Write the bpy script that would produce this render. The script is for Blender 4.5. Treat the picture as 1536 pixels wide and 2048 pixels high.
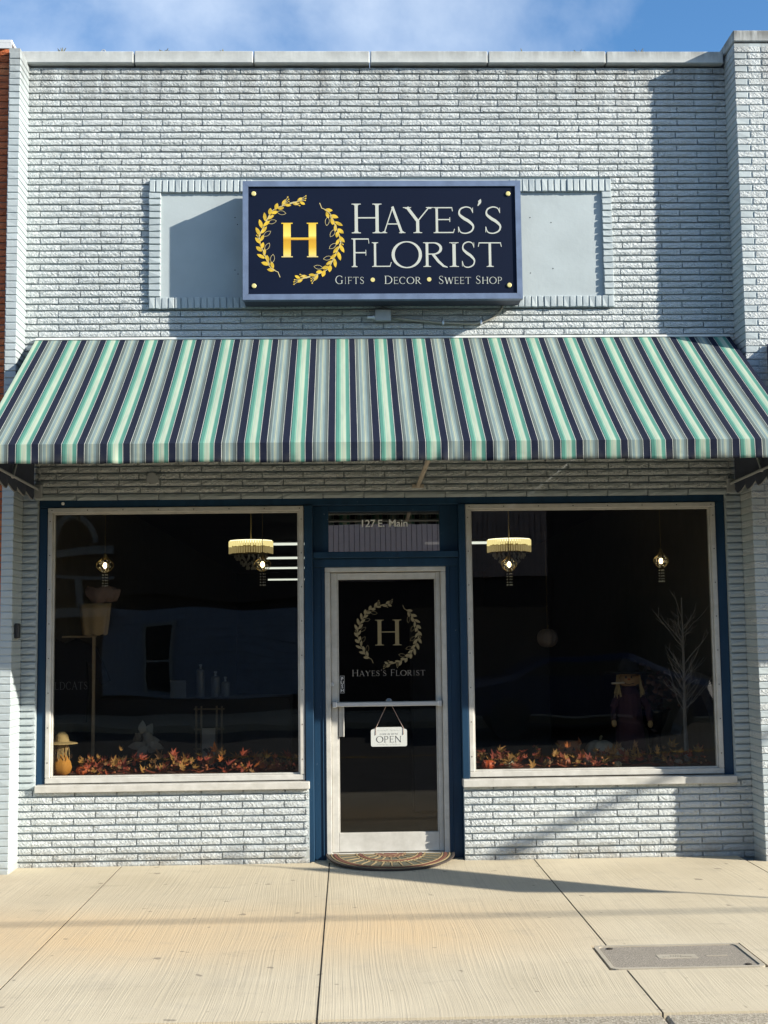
import bpy, bmesh, math, random
from mathutils import Vector, Matrix, noise as mnoise
random.seed(7)
for o in list(bpy.data.objects): bpy.data.objects.remove(o)
S = bpy.context.scene
COL = S.collection
R = math.radians

# ------------------------------------------------------------------ camera
F_PX, PIT, YAW, ROL = 2587.69, 0.0963008, -0.0290336, -0.0122396
CAMY, CAMZ = -9.6, 1.625
def cam_rows():
    cy, sy = math.cos(YAW), math.sin(YAW); cp, sp = math.cos(PIT), math.sin(PIT); cr, sr = math.cos(ROL), math.sin(ROL)
    Rz = Matrix(((cy, sy, 0), (-sy, cy, 0), (0, 0, 1)))
    B = Matrix(((1, 0, 0), (0, 0, 1), (0, -1, 0)))
    Rx = Matrix(((1, 0, 0), (0, cp, sp), (0, -sp, cp)))
    Rr = Matrix(((cr, sr, 0), (-sr, cr, 0), (0, 0, 1)))
    return Rr @ Rx @ B @ Rz
M = cam_rows()
cam = bpy.data.cameras.new('camera'); co = bpy.data.objects.new('camera', cam); COL.objects.link(co)
co.matrix_world = Matrix.Translation((0, CAMY, CAMZ)) @ M.transposed().to_4x4()
cam.sensor_fit = 'VERTICAL'; cam.sensor_height = 24.0; cam.lens = F_PX / 2048 * 24.0
cam.clip_start = 0.05; cam.clip_end = 3000
S.camera = co
def at(px, py, Y=0.0):
    """point of the plane y=Y seen at photo pixel px,py"""
    d = M.transposed() @ Vector(((px - 768) / F_PX, (1024 - py) / F_PX, -1.0))
    t = (Y - CAMY) / d.y
    return Vector((d.x * t, Y, CAMZ + d.z * t))
def proj(p):
    c = M @ (Vector(p) - Vector((0, CAMY, CAMZ)))
    return 768 + F_PX * c.x / -c.z, 1024 - F_PX * c.y / -c.z

# ------------------------------------------------------------------ light
SUN = Vector((2.25, -1.0, 1.056)).normalized()
w = bpy.data.worlds.new('World'); S.world = w; w.use_nodes = True
nt = w.node_tree; N = nt.nodes; L = nt.links
for n in list(N): N.remove(n)
sky = N.new('ShaderNodeTexSky'); sky.sky_type = 'NISHITA'; sky.sun_disc = False
sky.sun_elevation = math.asin(SUN.z); sky.sun_rotation = math.atan2(SUN.x, SUN.y)
sky.air_density = 1.0; sky.dust_density = 0.3; sky.ozone_density = 3.0; sky.altitude = 200
tc = N.new('ShaderNodeTexCoord')
mp = N.new('ShaderNodeMapping'); mp.inputs['Location'].default_value = (7.0, 2.0, 2.0); mp.inputs['Scale'].default_value = (1.0, 1.0, 1.4)
L.new(tc.outputs['Generated'], mp.inputs['Vector'])
cn = N.new('ShaderNodeTexNoise'); cn.inputs['Scale'].default_value = 1.6; cn.inputs['Detail'].default_value = 8; cn.inputs['Roughness'].default_value = 0.55; cn.inputs['Distortion'].default_value = 0.3
L.new(mp.outputs['Vector'], cn.inputs['Vector'])
cr = N.new('ShaderNodeValToRGB'); cr.color_ramp.elements[0].position = 0.475; cr.color_ramp.elements[1].position = 0.73
cr.color_ramp.elements[0].color = (0, 0, 0, 1); cr.color_ramp.elements[1].color = (0.9, 0.9, 0.9, 1)
L.new(cn.outputs['Fac'], cr.inputs['Fac'])
hs = N.new('ShaderNodeHueSaturation'); hs.inputs['Saturation'].default_value = 1.18
L.new(sky.outputs['Color'], hs.inputs['Color'])
mx = N.new('ShaderNodeMix'); mx.data_type = 'RGBA'
L.new(cr.outputs['Color'], mx.inputs['Factor']); L.new(hs.outputs['Color'], mx.inputs['A'])
mx.inputs['B'].default_value = (6.4, 6.8, 7.2, 1)
bg = N.new('ShaderNodeBackground'); bg.inputs['Strength'].default_value = 0.10
L.new(mx.outputs['Result'], bg.inputs['Color'])
wo = N.new('ShaderNodeOutputWorld'); L.new(bg.outputs['Background'], wo.inputs['Surface'])
sl = bpy.data.lights.new('sun', 'SUN'); sl.energy = 4.6; sl.angle = R(0.55); sl.color = (1.0, 0.93, 0.80)
so = bpy.data.objects.new('sun', sl); COL.objects.link(so); so.location = (30, -20, 20)
so.rotation_euler = SUN.to_track_quat('Z', 'Y').to_euler()
vs = S.view_settings; vs.view_transform = 'Standard'; vs.look = 'None'; vs.gamma = 1; vs.use_curve_mapping = False; vs.exposure = 1.1
S.render.engine = 'CYCLES'
S.cycles.max_bounces = 8; S.cycles.transparent_max_bounces = 16; S.cycles.caustics_reflective = False; S.cycles.caustics_refractive = False

# ------------------------------------------------------------------ materials
class NB:
    def __init__(s, name):
        s.m = bpy.data.materials.new(name); s.m.use_nodes = True; s.t = s.m.node_tree; s.n = s.t.nodes; s.l = s.t.links
        s.b = s.n['Principled BSDF']; s.pos = s.n.new('ShaderNodeNewGeometry').outputs['Position']
    def link(s, a, b): s.l.new(a, b)
    def map(s, scale=(1, 1, 1), rot=(0, 0, 0), loc=(0, 0, 0), src=None):
        n = s.n.new('ShaderNodeMapping'); n.inputs['Scale'].default_value = scale; n.inputs['Rotation'].default_value = rot; n.inputs['Location'].default_value = loc
        s.link(src or s.pos, n.inputs['Vector']); return n.outputs['Vector']
    def noise(s, vec, scale, detail=4, rough=0.55, dist=0.0):
        n = s.n.new('ShaderNodeTexNoise'); n.inputs['Scale'].default_value = scale; n.inputs['Detail'].default_value = detail
        n.inputs['Roughness'].default_value = rough; n.inputs['Distortion'].default_value = dist
        s.link(vec, n.inputs['Vector']); return n.outputs['Fac']
    def ramp(s, fac, stops, interp='LINEAR'):
        n = s.n.new('ShaderNodeValToRGB'); r = n.color_ramp; r.interpolation = interp
        while len(r.elements) < len(stops): r.elements.new(0.5)
        for e, (p, c) in zip(r.elements, stops):
            e.position = p; e.color = (*c, 1) if not isinstance(c, (int, float)) else (c, c, c, 1)
        s.link(fac, n.inputs['Fac']); return n.outputs['Color']
    def mix(s, fac, a, b, mode='MIX'):
        n = s.n.new('ShaderNodeMix'); n.data_type = 'RGBA'; n.blend_type = mode
        for k, v in (('Factor', fac), ('A', a), ('B', b)):
            if isinstance(v, (int, float)): n.inputs[k].default_value = v if k == 'Factor' else (v, v, v, 1)
            elif isinstance(v, tuple): n.inputs[k].default_value = (*v, 1)
            else: s.link(v, n.inputs[k])
        return n.outputs['Result']
    def math(s, op, a, b=0.0):
        n = s.n.new('ShaderNodeMath'); n.operation = op
        for i, v in enumerate((a, b)):
            if isinstance(v, (int, float)): n.inputs[i].default_value = v
            else: s.link(v, n.inputs[i])
        return n.outputs[0]
    def sep(s, vec=None):
        n = s.n.new('ShaderNodeSeparateXYZ'); s.link(vec or s.pos, n.inputs[0]); return n.outputs
    def bump(s, h, strength=0.5, dist=0.01, prev=None):
        n = s.n.new('ShaderNodeBump'); n.inputs['Strength'].default_value = strength; n.inputs['Distance'].default_value = dist
        s.link(h, n.inputs['Height'])
        if prev is not None: s.link(prev, n.inputs['Normal'])
        s.link(n.outputs['Normal'], s.b.inputs['Normal']); return n.outputs['Normal']
    def col(s, c):
        if isinstance(c, tuple): s.b.inputs['Base Color'].default_value = (*c, 1)
        else: s.link(c, s.b.inputs['Base Color'])
    def set(s, **k):
        for a, v in k.items(): s.b.inputs[a.replace('_', ' ')].default_value = v
def simple(name, c, rough=0.6, metal=0.0, var=0.12, scale=6.0, bump=0.0, bscale=80, spec=0.5):
    b = NB(name); f = b.noise(b.pos, scale, 5)
    lo = tuple(x * (1 - var) for x in c); hi = tuple(min(1, x * (1 + var)) for x in c)
    b.col(b.ramp(f, [(0.3, lo), (0.7, hi)])); b.set(Roughness=rough, Metallic=metal)
    b.b.inputs['Specular IOR Level'].default_value = spec
    if bump: b.bump(b.noise(b.pos, bscale, 4), bump, 0.004)
    return b.m
def emis(name, c, st):
    b = NB(name); b.col((0.02, 0.02, 0.02)); b.b.inputs['Emission Color'].default_value = (*c, 1); b.b.inputs['Emission Strength'].default_value = st
    return b.m
MT = {}
def painted(name, rough_face):
    b = NB(name)
    big = b.noise(b.pos, 1.3, 5); fine = b.noise(b.pos, 45, 3)
    c = b.ramp(big, [(0.25, (0.34, 0.395, 0.415)) if not rough_face else (0.25, (0.475, 0.515, 0.525)), (0.75, (0.40, 0.455, 0.47)) if not rough_face else (0.75, (0.565, 0.60, 0.605))])
    c = b.mix(b.ramp(fine, [(0.35, 0.0), (0.75, 0.35)]), c, (0.37, 0.40, 0.42))
    z = b.sep()
    # soot washed down from the coping and dirt kicked up from the pavement
    st = b.noise(b.map((9, 9, 0.7)), 1.0, 5, 0.65)
    topz = b.n.new('ShaderNodeMapRange'); topz.inputs[1].default_value = 5.55; topz.inputs[2].default_value = 6.05
    b.link(z[2], topz.inputs[0])
    m = b.math('MULTIPLY', b.ramp(st, [(0.38, 0.0), (0.62, 1.0)]), topz.outputs[0])
    c = b.mix(b.math('MULTIPLY', m, 0.75), c, (0.17, 0.17, 0.165))
    dr = b.noise(b.map((16, 16, 0.9), loc=(5, 0, 3)), 1.0, 5, 0.65); c = b.mix(b.ramp(dr, [(0.55, 0.0), (0.80, 0.45)]), c, (0.30, 0.31, 0.30))
    lowz = b.n.new('ShaderNodeMapRange'); lowz.inputs[1].default_value = 0.16; lowz.inputs[2].default_value = 0.0
    b.link(z[2], lowz.inputs[0])
    m2 = b.math('MULTIPLY', lowz.outputs[0], b.ramp(b.noise(b.pos, 7, 5), [(0.35, 0.15), (0.7, 0.8)]))
    c = b.mix(m2, c, (0.30, 0.27, 0.22))
    b.col(c); b.set(Roughness=0.62)
    if rough_face:
        v = b.map((1, 1, 1), (0, R(38), 0)); v2 = b.map((32, 30, 84), (0, 0, 0), src=v)
        h1 = b.noise(v2, 1.0, 3, 0.6, 0.6)
        v3 = b.map((1, 1, 1), (0, R(-44), 0)); v4 = b.map((30, 30, 74), (0, 0, 0), src=v3)
        h2 = b.noise(v4, 1.0, 3, 0.6, 0.5)
        h = b.math('ADD', h1, b.math('MULTIPLY', h2, 0.8))
        b.bump(h, 1.0, 0.0165)
    else:
        b.bump(b.noise(b.pos, 60, 5), 0.35, 0.004)
    return b.m
MT['brick'] = painted('painted_rough_brick', True)
MT['smooth'] = painted('painted_smooth_brick', False)
MT['stucco'] = simple('painted_stucco', (0.36, 0.41, 0.425), 0.7, var=0.08, scale=3, bump=0.25, bscale=26)
def red_mat():
    b = NB('red_rough_brick'); f = b.noise(b.map((2.2, 2.2, 19.4)), 1.0, 2); g = b.noise(b.pos, 50, 4)
    c = b.ramp(f, [(0.3, (0.34, 0.085, 0.03)), (0.5, (0.52, 0.135, 0.045)), (0.7, (0.60, 0.21, 0.08))])
    b.col(b.mix(b.math('MULTIPLY', g, 0.4), c, (0.16, 0.06, 0.04))); b.set(Roughness=0.85); b.bump(b.noise(b.map((60, 60, 110)), 1.0, 4), 1.0, 0.008)
    return b.m
MT['red'] = red_mat()
MT['mortar'] = simple('grey_mortar', (0.20, 0.19, 0.18), 0.9, bump=0.4)
def coping_mat():
    b = NB('weathered_coping'); f = b.noise(b.pos, 9, 6, 0.65); z = b.sep()
    st = b.noise(b.map((11, 11, 1.2), loc=(3.7, 0, 0)), 1.0, 5, 0.7)
    c = b.ramp(f, [(0.3, (0.38, 0.40, 0.40)), (0.75, (0.50, 0.52, 0.51))])
    mr = b.n.new('ShaderNodeMapRange'); mr.inputs[1].default_value = 6.02; mr.inputs[2].default_value = 6.14; b.link(z[2], mr.inputs[0])
    xr = b.n.new('ShaderNodeMapRange'); xr.inputs[1].default_value = -0.5; xr.inputs[2].default_value = 2.6; xr.inputs[3].default_value = 0.45; xr.inputs[4].default_value = 1.0; b.link(z[0], xr.inputs[0])
    m = b.math('MULTIPLY', b.math('MULTIPLY', mr.outputs[0], xr.outputs[0]), b.ramp(st, [(0.36, 0.0), (0.56, 1.0)]))
    b.col(b.mix(b.math('MULTIPLY', m, 0.85), c, (0.10, 0.10, 0.095))); b.set(Roughness=0.8); b.bump(b.noise(b.pos, 35, 5), 0.25, 0.005)
    return b.m
MT['coping'] = coping_mat()
def blue_mat():
    b = NB('blue_painted_wood'); f = b.noise(b.map((14, 14, 2)), 1.0, 5)
    c = b.ramp(f, [(0.3, (0.0055, 0.028, 0.062)), (0.7, (0.008, 0.040, 0.086))])
    ch = b.noise(b.pos, 70, 3); c = b.mix(b.ramp(ch, [(0.73, 0.0), (0.76, 0.8)]), c, (0.25, 0.30, 0.33))
    b.col(c); b.set(Roughness=0.5); b.b.inputs['Specular IOR Level'].default_value = 0.3; b.bump(b.noise(b.map((30, 30, 5)), 1.0, 4), 0.2, 0.003); return b.m
MT['blue'] = blue_mat()
def white_frame():
    b = NB('worn_white_aluminium'); f = b.noise(b.pos, 12, 6, 0.6)
    c = b.ramp(f, [(0.3, (0.42, 0.41, 0.375)), (0.7, (0.54, 0.53, 0.495))])
    g = b.noise(b.map((25, 25, 6)), 1.0, 5, 0.7); c = b.mix(b.ramp(g, [(0.66, 0.0), (0.74, 0.7)]), c, (0.28, 0.24, 0.19))
    b.col(c); b.set(Roughness=0.42); b.bump(f, 0.1, 0.003); return b.m
MT['white'] = white_frame()
MT['alu'] = simple('brushed_aluminium', (0.62, 0.64, 0.66), 0.35, 0.6, var=0.06)
MT['dark'] = simple('dark_rubber', (0.02, 0.02, 0.022), 0.6)
MT['screw'] = simple('dark_screw_steel', (0.07, 0.06, 0.05), 0.5, 0.5)
MT['grey_metal'] = simple('grey_painted_metal', (0.36, 0.38, 0.39), 0.5, 0.1, bump=0.1)
MT['strut'] = simple('beige_painted_steel', (0.42, 0.37, 0.30), 0.5, 0.0, bump=0.1)
def glass(name, tint, refl, wav, fixed=False):
    b = NB(name); n = b.n; n.remove(b.b); out = n['Material Output']
    tr = n.new('ShaderNodeBsdfTransparent'); tr.inputs[0].default_value = (*tint, 1)
    gl = n.new('ShaderNodeBsdfGlossy'); gl.inputs['Roughness'].default_value = 0.0; gl.inputs['Color'].default_value = (1, 1, 1, 1)
    bp = n.new('ShaderNodeBump'); bp.inputs['Strength'].default_value = 0.5; bp.inputs['Distance'].default_value = wav
    b.link(b.noise(b.map((1.0, 1.0, 1.6)), 1.1, 1, 0.3), bp.inputs['Height']); b.link(bp.outputs['Normal'], gl.inputs['Normal'])
    ms = n.new('ShaderNodeMixShader')
    if fixed: ms.inputs[0].default_value = refl
    else:
        g = n['Geometry'] if 'Geometry' in n else n.new('ShaderNodeNewGeometry')
        dp = n.new('ShaderNodeVectorMath'); dp.operation = 'DOT_PRODUCT'; b.link(g.outputs['Normal'], dp.inputs[0]); b.link(g.outputs['Incoming'], dp.inputs[1])
        c1 = b.math('SUBTRACT', 1.0, b.math('ABSOLUTE', dp.outputs['Value'])); f5 = b.math('POWER', c1, 5.0)
        b.link(b.math('ADD', refl, b.math('MULTIPLY', f5, 1.0 - refl)), ms.inputs[0])
    b.link(tr.outputs[0], ms.inputs[1]); b.link(gl.outputs[0], ms.inputs[2]); b.link(ms.outputs[0], out.inputs['Surface'])
    return b.m
MT['glass'] = glass('window_glass', (0.84, 0.84, 0.82), 0.027, 0.006)
MT['glass_door'] = glass('door_glass', (0.74, 0.74, 0.74), 0.027, 0.003)
MT['glass_film'] = glass('mirror_film_glass', (0.35, 0.33, 0.33), 0.30, 0.0, True)

def awning_mat():
    b = NB('striped_awning_canvas'); x = b.sep()[0]
    per = 0.2862
    t = b.math('FRACT', b.math('DIVIDE', b.math('ADD', x, 2.073 + 10 * per), per))
    navy = (0.009, 0.0125, 0.030); wh = (0.48, 0.50, 0.45); teal = (0.075, 0.225, 0.180); t2 = (0.17, 0.35, 0.27); cr_ = (0.37, 0.43, 0.33); dk = (0.015, 0.05, 0.055)
    g1 = (0.11, 0.14, 0.138); g2 = (0.165, 0.235, 0.245); g3 = (0.26, 0.315, 0.285); ye = (0.48, 0.48, 0.30); gd = (0.072, 0.088, 0.080)
    st = [(0.0, wh), (0.010, dk), (0.024, teal), (0.088, teal), (0.096, t2), (0.130, cr_), (0.150, (0.30, 0.40, 0.33)), (0.172, cr_), (0.205, (0.40, 0.46, 0.37)), (0.240, t2), (0.255, teal), (0.318, teal), (0.326, dk), (0.335, wh), (0.345, navy),
          (0.497, navy), (0.500, wh), (0.510, gd), (0.530, g1), (0.575, g3), (0.600, g2), (0.640, g3), (0.655, g2), (0.667, ye), (0.677, g3), (0.720, g2), (0.760, g1), (0.805, gd), (0.826, g1), (0.834, wh), (0.842, navy)]
    c = b.ramp(t, st, 'CONSTANT')
    y = b.sep()
    # weathering: faint grime low on the valance, slight fading
    mr = b.n.new('ShaderNodeMapRange'); mr.inputs[1].default_value = 2.80; mr.inputs[2].default_value = 2.735; b.link(y[2], mr.inputs[0])
    g = b.math('MULTIPLY', mr.outputs[0], b.ramp(b.noise(b.map((5, 5, 5)), 1.5, 5), [(0.45, 0.0), (0.72, 0.75)]))
    c = b.mix(g, c, (0.06, 0.06, 0.05))
    fade = b.noise(b.map((0.9, 0.9, 0.9)), 1.4, 4)
    c = b.mix(b.math('MULTIPLY', fade, 0.05), c, (0.22, 0.24, 0.24))
    b.col(c); b.set(Roughness=0.9); b.b.inputs['Specular IOR Level'].default_value = 0.08
    wv = b.noise(b.map((300, 300, 300)), 1.0, 2); b1 = b.bump(wv, 0.25, 0.002); b.bump(b.noise(b.map((5, 1.6, 1.6)), 1.0, 3), 0.35, 0.05, b1)
    # thin woven cloth: a little light comes through
    n = b.n; tl = n.new('ShaderNodeBsdfTranslucent'); b.link(c, tl.inputs['Color']); ms = n.new('ShaderNodeMixShader'); ms.inputs[0].default_value = 0.10
    out = n['Material Output']; b.link(b.b.outputs[0], ms.inputs[1]); b.link(tl.outputs[0], ms.inputs[2]); b.link(ms.outputs[0], out.inputs['Surface'])
    return b.m
MT['awning'] = awning_mat()

def concrete():
    b = NB('broomed_concrete'); xyz = b.sep()
    big = b.noise(b.pos, 0.9, 6, 0.6, 0.3); mid = b.noise(b.pos, 4.5, 6, 0.62); fine = b.noise(b.pos, 120, 3)
    c = b.ramp(big, [(0.3, (0.475, 0.405, 0.28)), (0.7, (0.60, 0.525, 0.38))])
    # rusty tan stain along the middle of the pavement
    mr = b.n.new('ShaderNodeMapRange'); mr.interpolation_type = 'SMOOTHSTEP'; mr.inputs[1].default_value = 1.05; mr.inputs[2].default_value = 0.1
    b.link(b.math('ABSOLUTE', b.math('ADD', xyz[1], 2.2)), mr.inputs[0])
    xm = b.n.new('ShaderNodeMapRange'); xm.interpolation_type = 'SMOOTHSTEP'; xm.inputs[1].default_value = 1.7; xm.inputs[2].default_value = 0.2; b.link(xyz[0], xm.inputs[0])
    f = b.math('MULTIPLY', b.math('MULTIPLY', mr.outputs[0], xm.outputs[0]), b.ramp(big, [(0.25, 0.5), (0.6, 0.95)]))
    c = b.mix(f, c, (0.62, 0.45, 0.25))
    c = b.mix(b.ramp(mid, [(0.55, 0.0), (0.8, 0.35)]), c, (0.30, 0.27, 0.22))
    br = b.noise(b.map((95, 1.1, 1), src=None), 1.0, 3, 0.6)
    warp = b.n.new('ShaderNodeVectorMath'); warp.operation = 'ADD'
    wn = b.n.new('ShaderNodeTexNoise'); wn.inputs['Scale'].default_value = 0.7; wn.inputs['Detail'].default_value = 1; b.link(b.pos, wn.inputs['Vector'])
    sc = b.n.new('ShaderNodeVectorMath'); sc.operation = 'SCALE'; sc.inputs['Scale'].default_value = 0.10; b.link(wn.outputs['Color'], sc.inputs[0])
    b.link(b.pos, warp.inputs[0]); b.link(sc.outputs[0], warp.inputs[1])
    br = b.noise(b.map((105, 0.8, 1), src=warp.outputs[0]), 1.0, 3, 0.65)
    c = b.mix(b.ramp(br, [(0.35, 0.24), (0.55, 0.0)]), c, (0.29, 0.25, 0.185))
    c = b.mix(b.math('MULTIPLY', fine, 0.22), c, (0.30, 0.27, 0.22))
    pit = b.noise(b.pos, 8.5, 2, 0.5); c = b.mix(b.ramp(pit, [(0.70, 0.0), (0.73, 0.6)]), c, (0.12, 0.10, 0.08))
    sp = b.noise(b.map((1.6, 3.2, 1), loc=(4.1, 2.2, 0)), 1.0, 5, 0.7); c = b.mix(b.ramp(sp, [(0.60, 0.0), (0.72, 0.32)]), c, (0.22, 0.19, 0.15))
    grit = b.noise(b.pos, 260, 2, 0.5); c = b.mix(b.ramp(grit, [(0.62, 0.0), (0.72, 0.55)]), c, (0.16, 0.14, 0.11)); c = b.mix(b.ramp(grit, [(0.30, 0.4), (0.38, 0.0)]), c, (0.66, 0.60, 0.50))
    b.col(c); b.set(Roughness=0.85); nrm = b.bump(br, 0.38, 0.006); b.bump(fine, 0.25, 0.003, nrm)
    return b.m
MT['concrete'] = concrete()
def gravelly(name, c1, c2, scale=160):
    b = NB(name); v = b.n.new('ShaderNodeTexVoronoi'); v.inputs['Scale'].default_value = scale; b.link(b.pos, v.inputs['Vector'])
    f = b.noise(b.pos, 3, 5); c = b.ramp(v.outputs['Color'], [(0.2, c1), (0.8, c2)]); c = b.mix(b.math('MULTIPLY', f, 0.4), c, c1)
    b.col(c); b.set(Roughness=0.9); b.bump(v.outputs['Distance'], 0.7, 0.004); return b.m
MT['kerb'] = gravelly('exposed_aggregate_kerb', (0.22, 0.19, 0.14), (0.46, 0.41, 0.32), 120)
MT['lid'] = gravelly('polymer_concrete_lid', (0.20, 0.175, 0.14), (0.36, 0.32, 0.26), 220)
MT['lidrim'] = simple('lid_rim_concrete', (0.36, 0.32, 0.25), 0.85, bump=0.3)
MT['asphalt'] = gravelly('asphalt', (0.035, 0.035, 0.036), (0.07, 0.07, 0.07), 90)
MT['base'] = simple('dark_joint_filler', (0.022, 0.019, 0.016), 0.95)

# ------------------------------------------------------------------ object helpers
def link(name, me, parent=None, base=None, loc=None):
    o = bpy.data.objects.new(name, me); COL.objects.link(o)
    if loc is not None: o.location = loc
    if parent is not None:
        o.parent = parent
        if base is not None: o.matrix_parent_inverse = Matrix.Translation(-Vector(base))
    return o
def mesh(name, verts, faces, mat, smooth=False):
    me = bpy.data.meshes.new(name); me.from_pydata([tuple(v) for v in verts], [], faces); me.update()
    if mat is not None: me.materials.append(mat)
    if smooth:
        for p in me.polygons: p.use_smooth = True
    return me
class MB:
    """collects geometry for one mesh"""
    def __init__(s): s.v = []; s.f = []
    def add(s, v, f):
        k = len(s.v); s.v += [tuple(a) for a in v]; s.f += [tuple(i + k for i in q) for q in f]; return s
    def box(s, a, b, ch=0.0):
        x0, y0, z0 = a; x1, y1, z1 = b
        if ch <= 0:
            v = [(x, y, z) for z in (z0, z1) for y in (y0, y1) for x in (x0, x1)]
            return s.add(v, [(0, 2, 3, 1), (4, 5, 7, 6), (0, 1, 5, 4), (2, 6, 7, 3), (0, 4, 6, 2), (1, 3, 7, 5)])
        bm = bmesh.new(); bmesh.ops.create_cube(bm, size=1)
        for q in bm.verts: q.co = Vector(((x0 + x1) / 2 + q.co.x * (x1 - x0), (y0 + y1) / 2 + q.co.y * (y1 - y0), (z0 + z1) / 2 + q.co.z * (z1 - z0)))
        bmesh.ops.bevel(bm, geom=bm.edges[:], offset=ch, segments=1, affect='EDGES')
        s.bm(bm); return s
    def bm(s, bm):
        bm.verts.index_update(); s.add([q.co[:] for q in bm.verts], [[q.index for q in f.verts] for f in bm.faces]); bm.free(); return s
    def tube(s, pts, r, n=8, caps=True):
        pts = [Vector(p) for p in pts]; rs = r if isinstance(r, (list, tuple)) else [r] * len(pts)
        k0 = len(s.v); up = Vector((0.13, 0.31, 0.94))
        for i, p in enumerate(pts):
            d = (pts[min(i + 1, len(pts) - 1)] - pts[max(i - 1, 0)]).normalized()
            a = d.cross(up)
            if a.length < 1e-4: a = d.cross(Vector((1, 0, 0)))
            a.normalize(); b = d.cross(a)
            for j in range(n):
                t = 2 * math.pi * j / n; s.v.append(tuple(p + (a * math.cos(t) + b * math.sin(t)) * rs[i]))
        for i in range(len(pts) - 1):
            for j in range(n):
                s.f.append((k0 + i * n + j, k0 + i * n + (j + 1) % n, k0 + (i + 1) * n + (j + 1) % n, k0 + (i + 1) * n + j))
        if caps:
            s.f.append(tuple(k0 + j for j in range(n))[::-1]); e = k0 + (len(pts) - 1) * n; s.f.append(tuple(e + j for j in range(n)))
        return s
    def lathe(s, prof, c=(0, 0, 0), n=20, wob=0.0, lobes=0, axis='z'):
        k0 = len(s.v)
        for r, z in prof:
            for j in range(n):
                t = 2 * math.pi * j / n; q = r * (1 + wob * math.cos(lobes * t))
                p = (q * math.cos(t), q * math.sin(t), z)
                if axis == 'y': p = (p[0], p[2], p[1])
                s.v.append((c[0] + p[0], c[1] + p[1], c[2] + p[2]))
        for i in range(len(prof) - 1):
            for j in range(n):
                s.f.append((k0 + i * n + j, k0 + i * n + (j + 1) % n, k0 + (i + 1) * n + (j + 1) % n, k0 + (i + 1) * n + j))
        s.f.append(tuple(k0 + j for j in range(n))[::-1]); e = k0 + (len(prof) - 1) * n; s.f.append(tuple(e + j for j in range(n)))
        return s
    def ball(s, c, r, n=12, m=8):
        rx, ry, rz = r if isinstance(r, (list, tuple)) else (r, r, r)
        prof = [(max(1e-4, math.sin(math.pi * i / m)), -math.cos(math.pi * i / m)) for i in range(m + 1)]
        k0 = len(s.v); s.lathe(prof, n=n)
        for i in range(k0, len(s.v)):
            x, y, z = s.v[i]; s.v[i] = (c[0] + x * rx, c[1] + y * ry, c[2] + z * rz)
        return s
    def poly(s, pts, y, th):
        """prism of an outline in the xz plane, front at y, back at y+th"""
        n = len(pts); k = len(s.v)
        s.v += [(p[0], y, p[1]) for p in pts] + [(p[0], y + th, p[1]) for p in pts]
        s.f.append(tuple(k + i for i in range(n))); s.f.append(tuple(k + n + i for i in range(n))[::-1])
        for i in range(n):
            j = (i + 1) % n; s.f.append((k + j, k + i, k + n + i, k + n + j))
        return s
    def out(s, name, mat, parent=None, base=None, loc=None, smooth=False):
        me = mesh(name, s.v, s.f, mat, smooth)
        bm = bmesh.new(); bm.from_mesh(me); bmesh.ops.recalc_face_normals(bm, faces=bm.faces[:]); bm.to_mesh(me); bm.free()
        return link(name, me, parent, base, loc)
def thing(name, label, cat, loc=(0, 0, 0), group=None):
    o = bpy.data.objects.new(name, None); COL.objects.link(o); o.location = loc; o.empty_display_size = 0.1
    o['label'] = label; o['category'] = cat
    if group: o['group'] = group
    return o
def tag(o, label, cat, group=None):
    o['label'] = label; o['category'] = cat
    if group: o['group'] = group
    return o
def structure(o): o['kind'] = 'structure'; return o
def copy_tree(o, parent=None):
    c = o.copy(); COL.objects.link(c)
    if parent: c.parent = parent
    for ch in list(o.children): copy_tree(ch, c)
    return c
def text_mesh(body, size, mat, name, extr=0.0006, spacing=1.0):
    cu = bpy.data.curves.new('txt', 'FONT'); cu.body = body; cu.size = size; cu.align_x = 'CENTER'; cu.extrude = extr; cu.resolution_u = 3; cu.offset = 0.012 * size if mat == MT.get('white_vinyl') and size > .07 else 0.0; cu.space_character = spacing
    o = bpy.data.objects.new('txt', cu); COL.objects.link(o)
    dg = bpy.context.evaluated_depsgraph_get(); me = bpy.data.meshes.new_from_object(o.evaluated_get(dg))
    bpy.data.objects.remove(o); bpy.data.curves.remove(cu)
    me.transform(Matrix.Rotation(R(90), 4, 'X')); me.materials.clear(); me.materials.append(mat); me.name = name
    return me

# ------------------------------------------------------------------ serif lettering
def stroke(pts, ws):
    pts = [Vector((p[0], p[1])) for p in pts]; n = len(pts)
    if isinstance(ws, (int, float)): ws = [ws] * n
    a, b = [], []
    for i in range(n):
        d = (pts[min(i + 1, n - 1)] - pts[max(i - 1, 0)]).normalized(); nn = Vector((-d.y, d.x))
        a.append(pts[i] + nn * ws[i] / 2); b.append(pts[i] - nn * ws[i] / 2)
    return [(tuple(a[i]), tuple(a[i + 1]), tuple(b[i + 1]), tuple(b[i])) for i in range(n - 1)]
def smooth_pts(p, w, k=6):
    o, ow = [], []
    for i in range(len(p) - 1):
        p0 = p[max(i - 1, 0)]; p1 = p[i]; p2 = p[i + 1]; p3 = p[min(i + 2, len(p) - 1)]
        for j in range(k):
            t = j / k
            q = tuple(0.5 * (2 * p1[c] + (p2[c] - p0[c]) * t + (2 * p0[c] - 5 * p1[c] + 4 * p2[c] - p3[c]) * t * t + (3 * p1[c] - p0[c] - 3 * p2[c] + p3[c]) * t ** 3) for c in (0, 1))
            o.append(q); ow.append(w[i] * (1 - t) + w[i + 1] * t)
    o.append(p[-1]); ow.append(w[-1]); return o, ow
TK, TN = 0.105, 0.042
def rect(x0, z0, x1, z1): return [((x0, z0), (x1, z0), (x1, z1), (x0, z1))]
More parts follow.
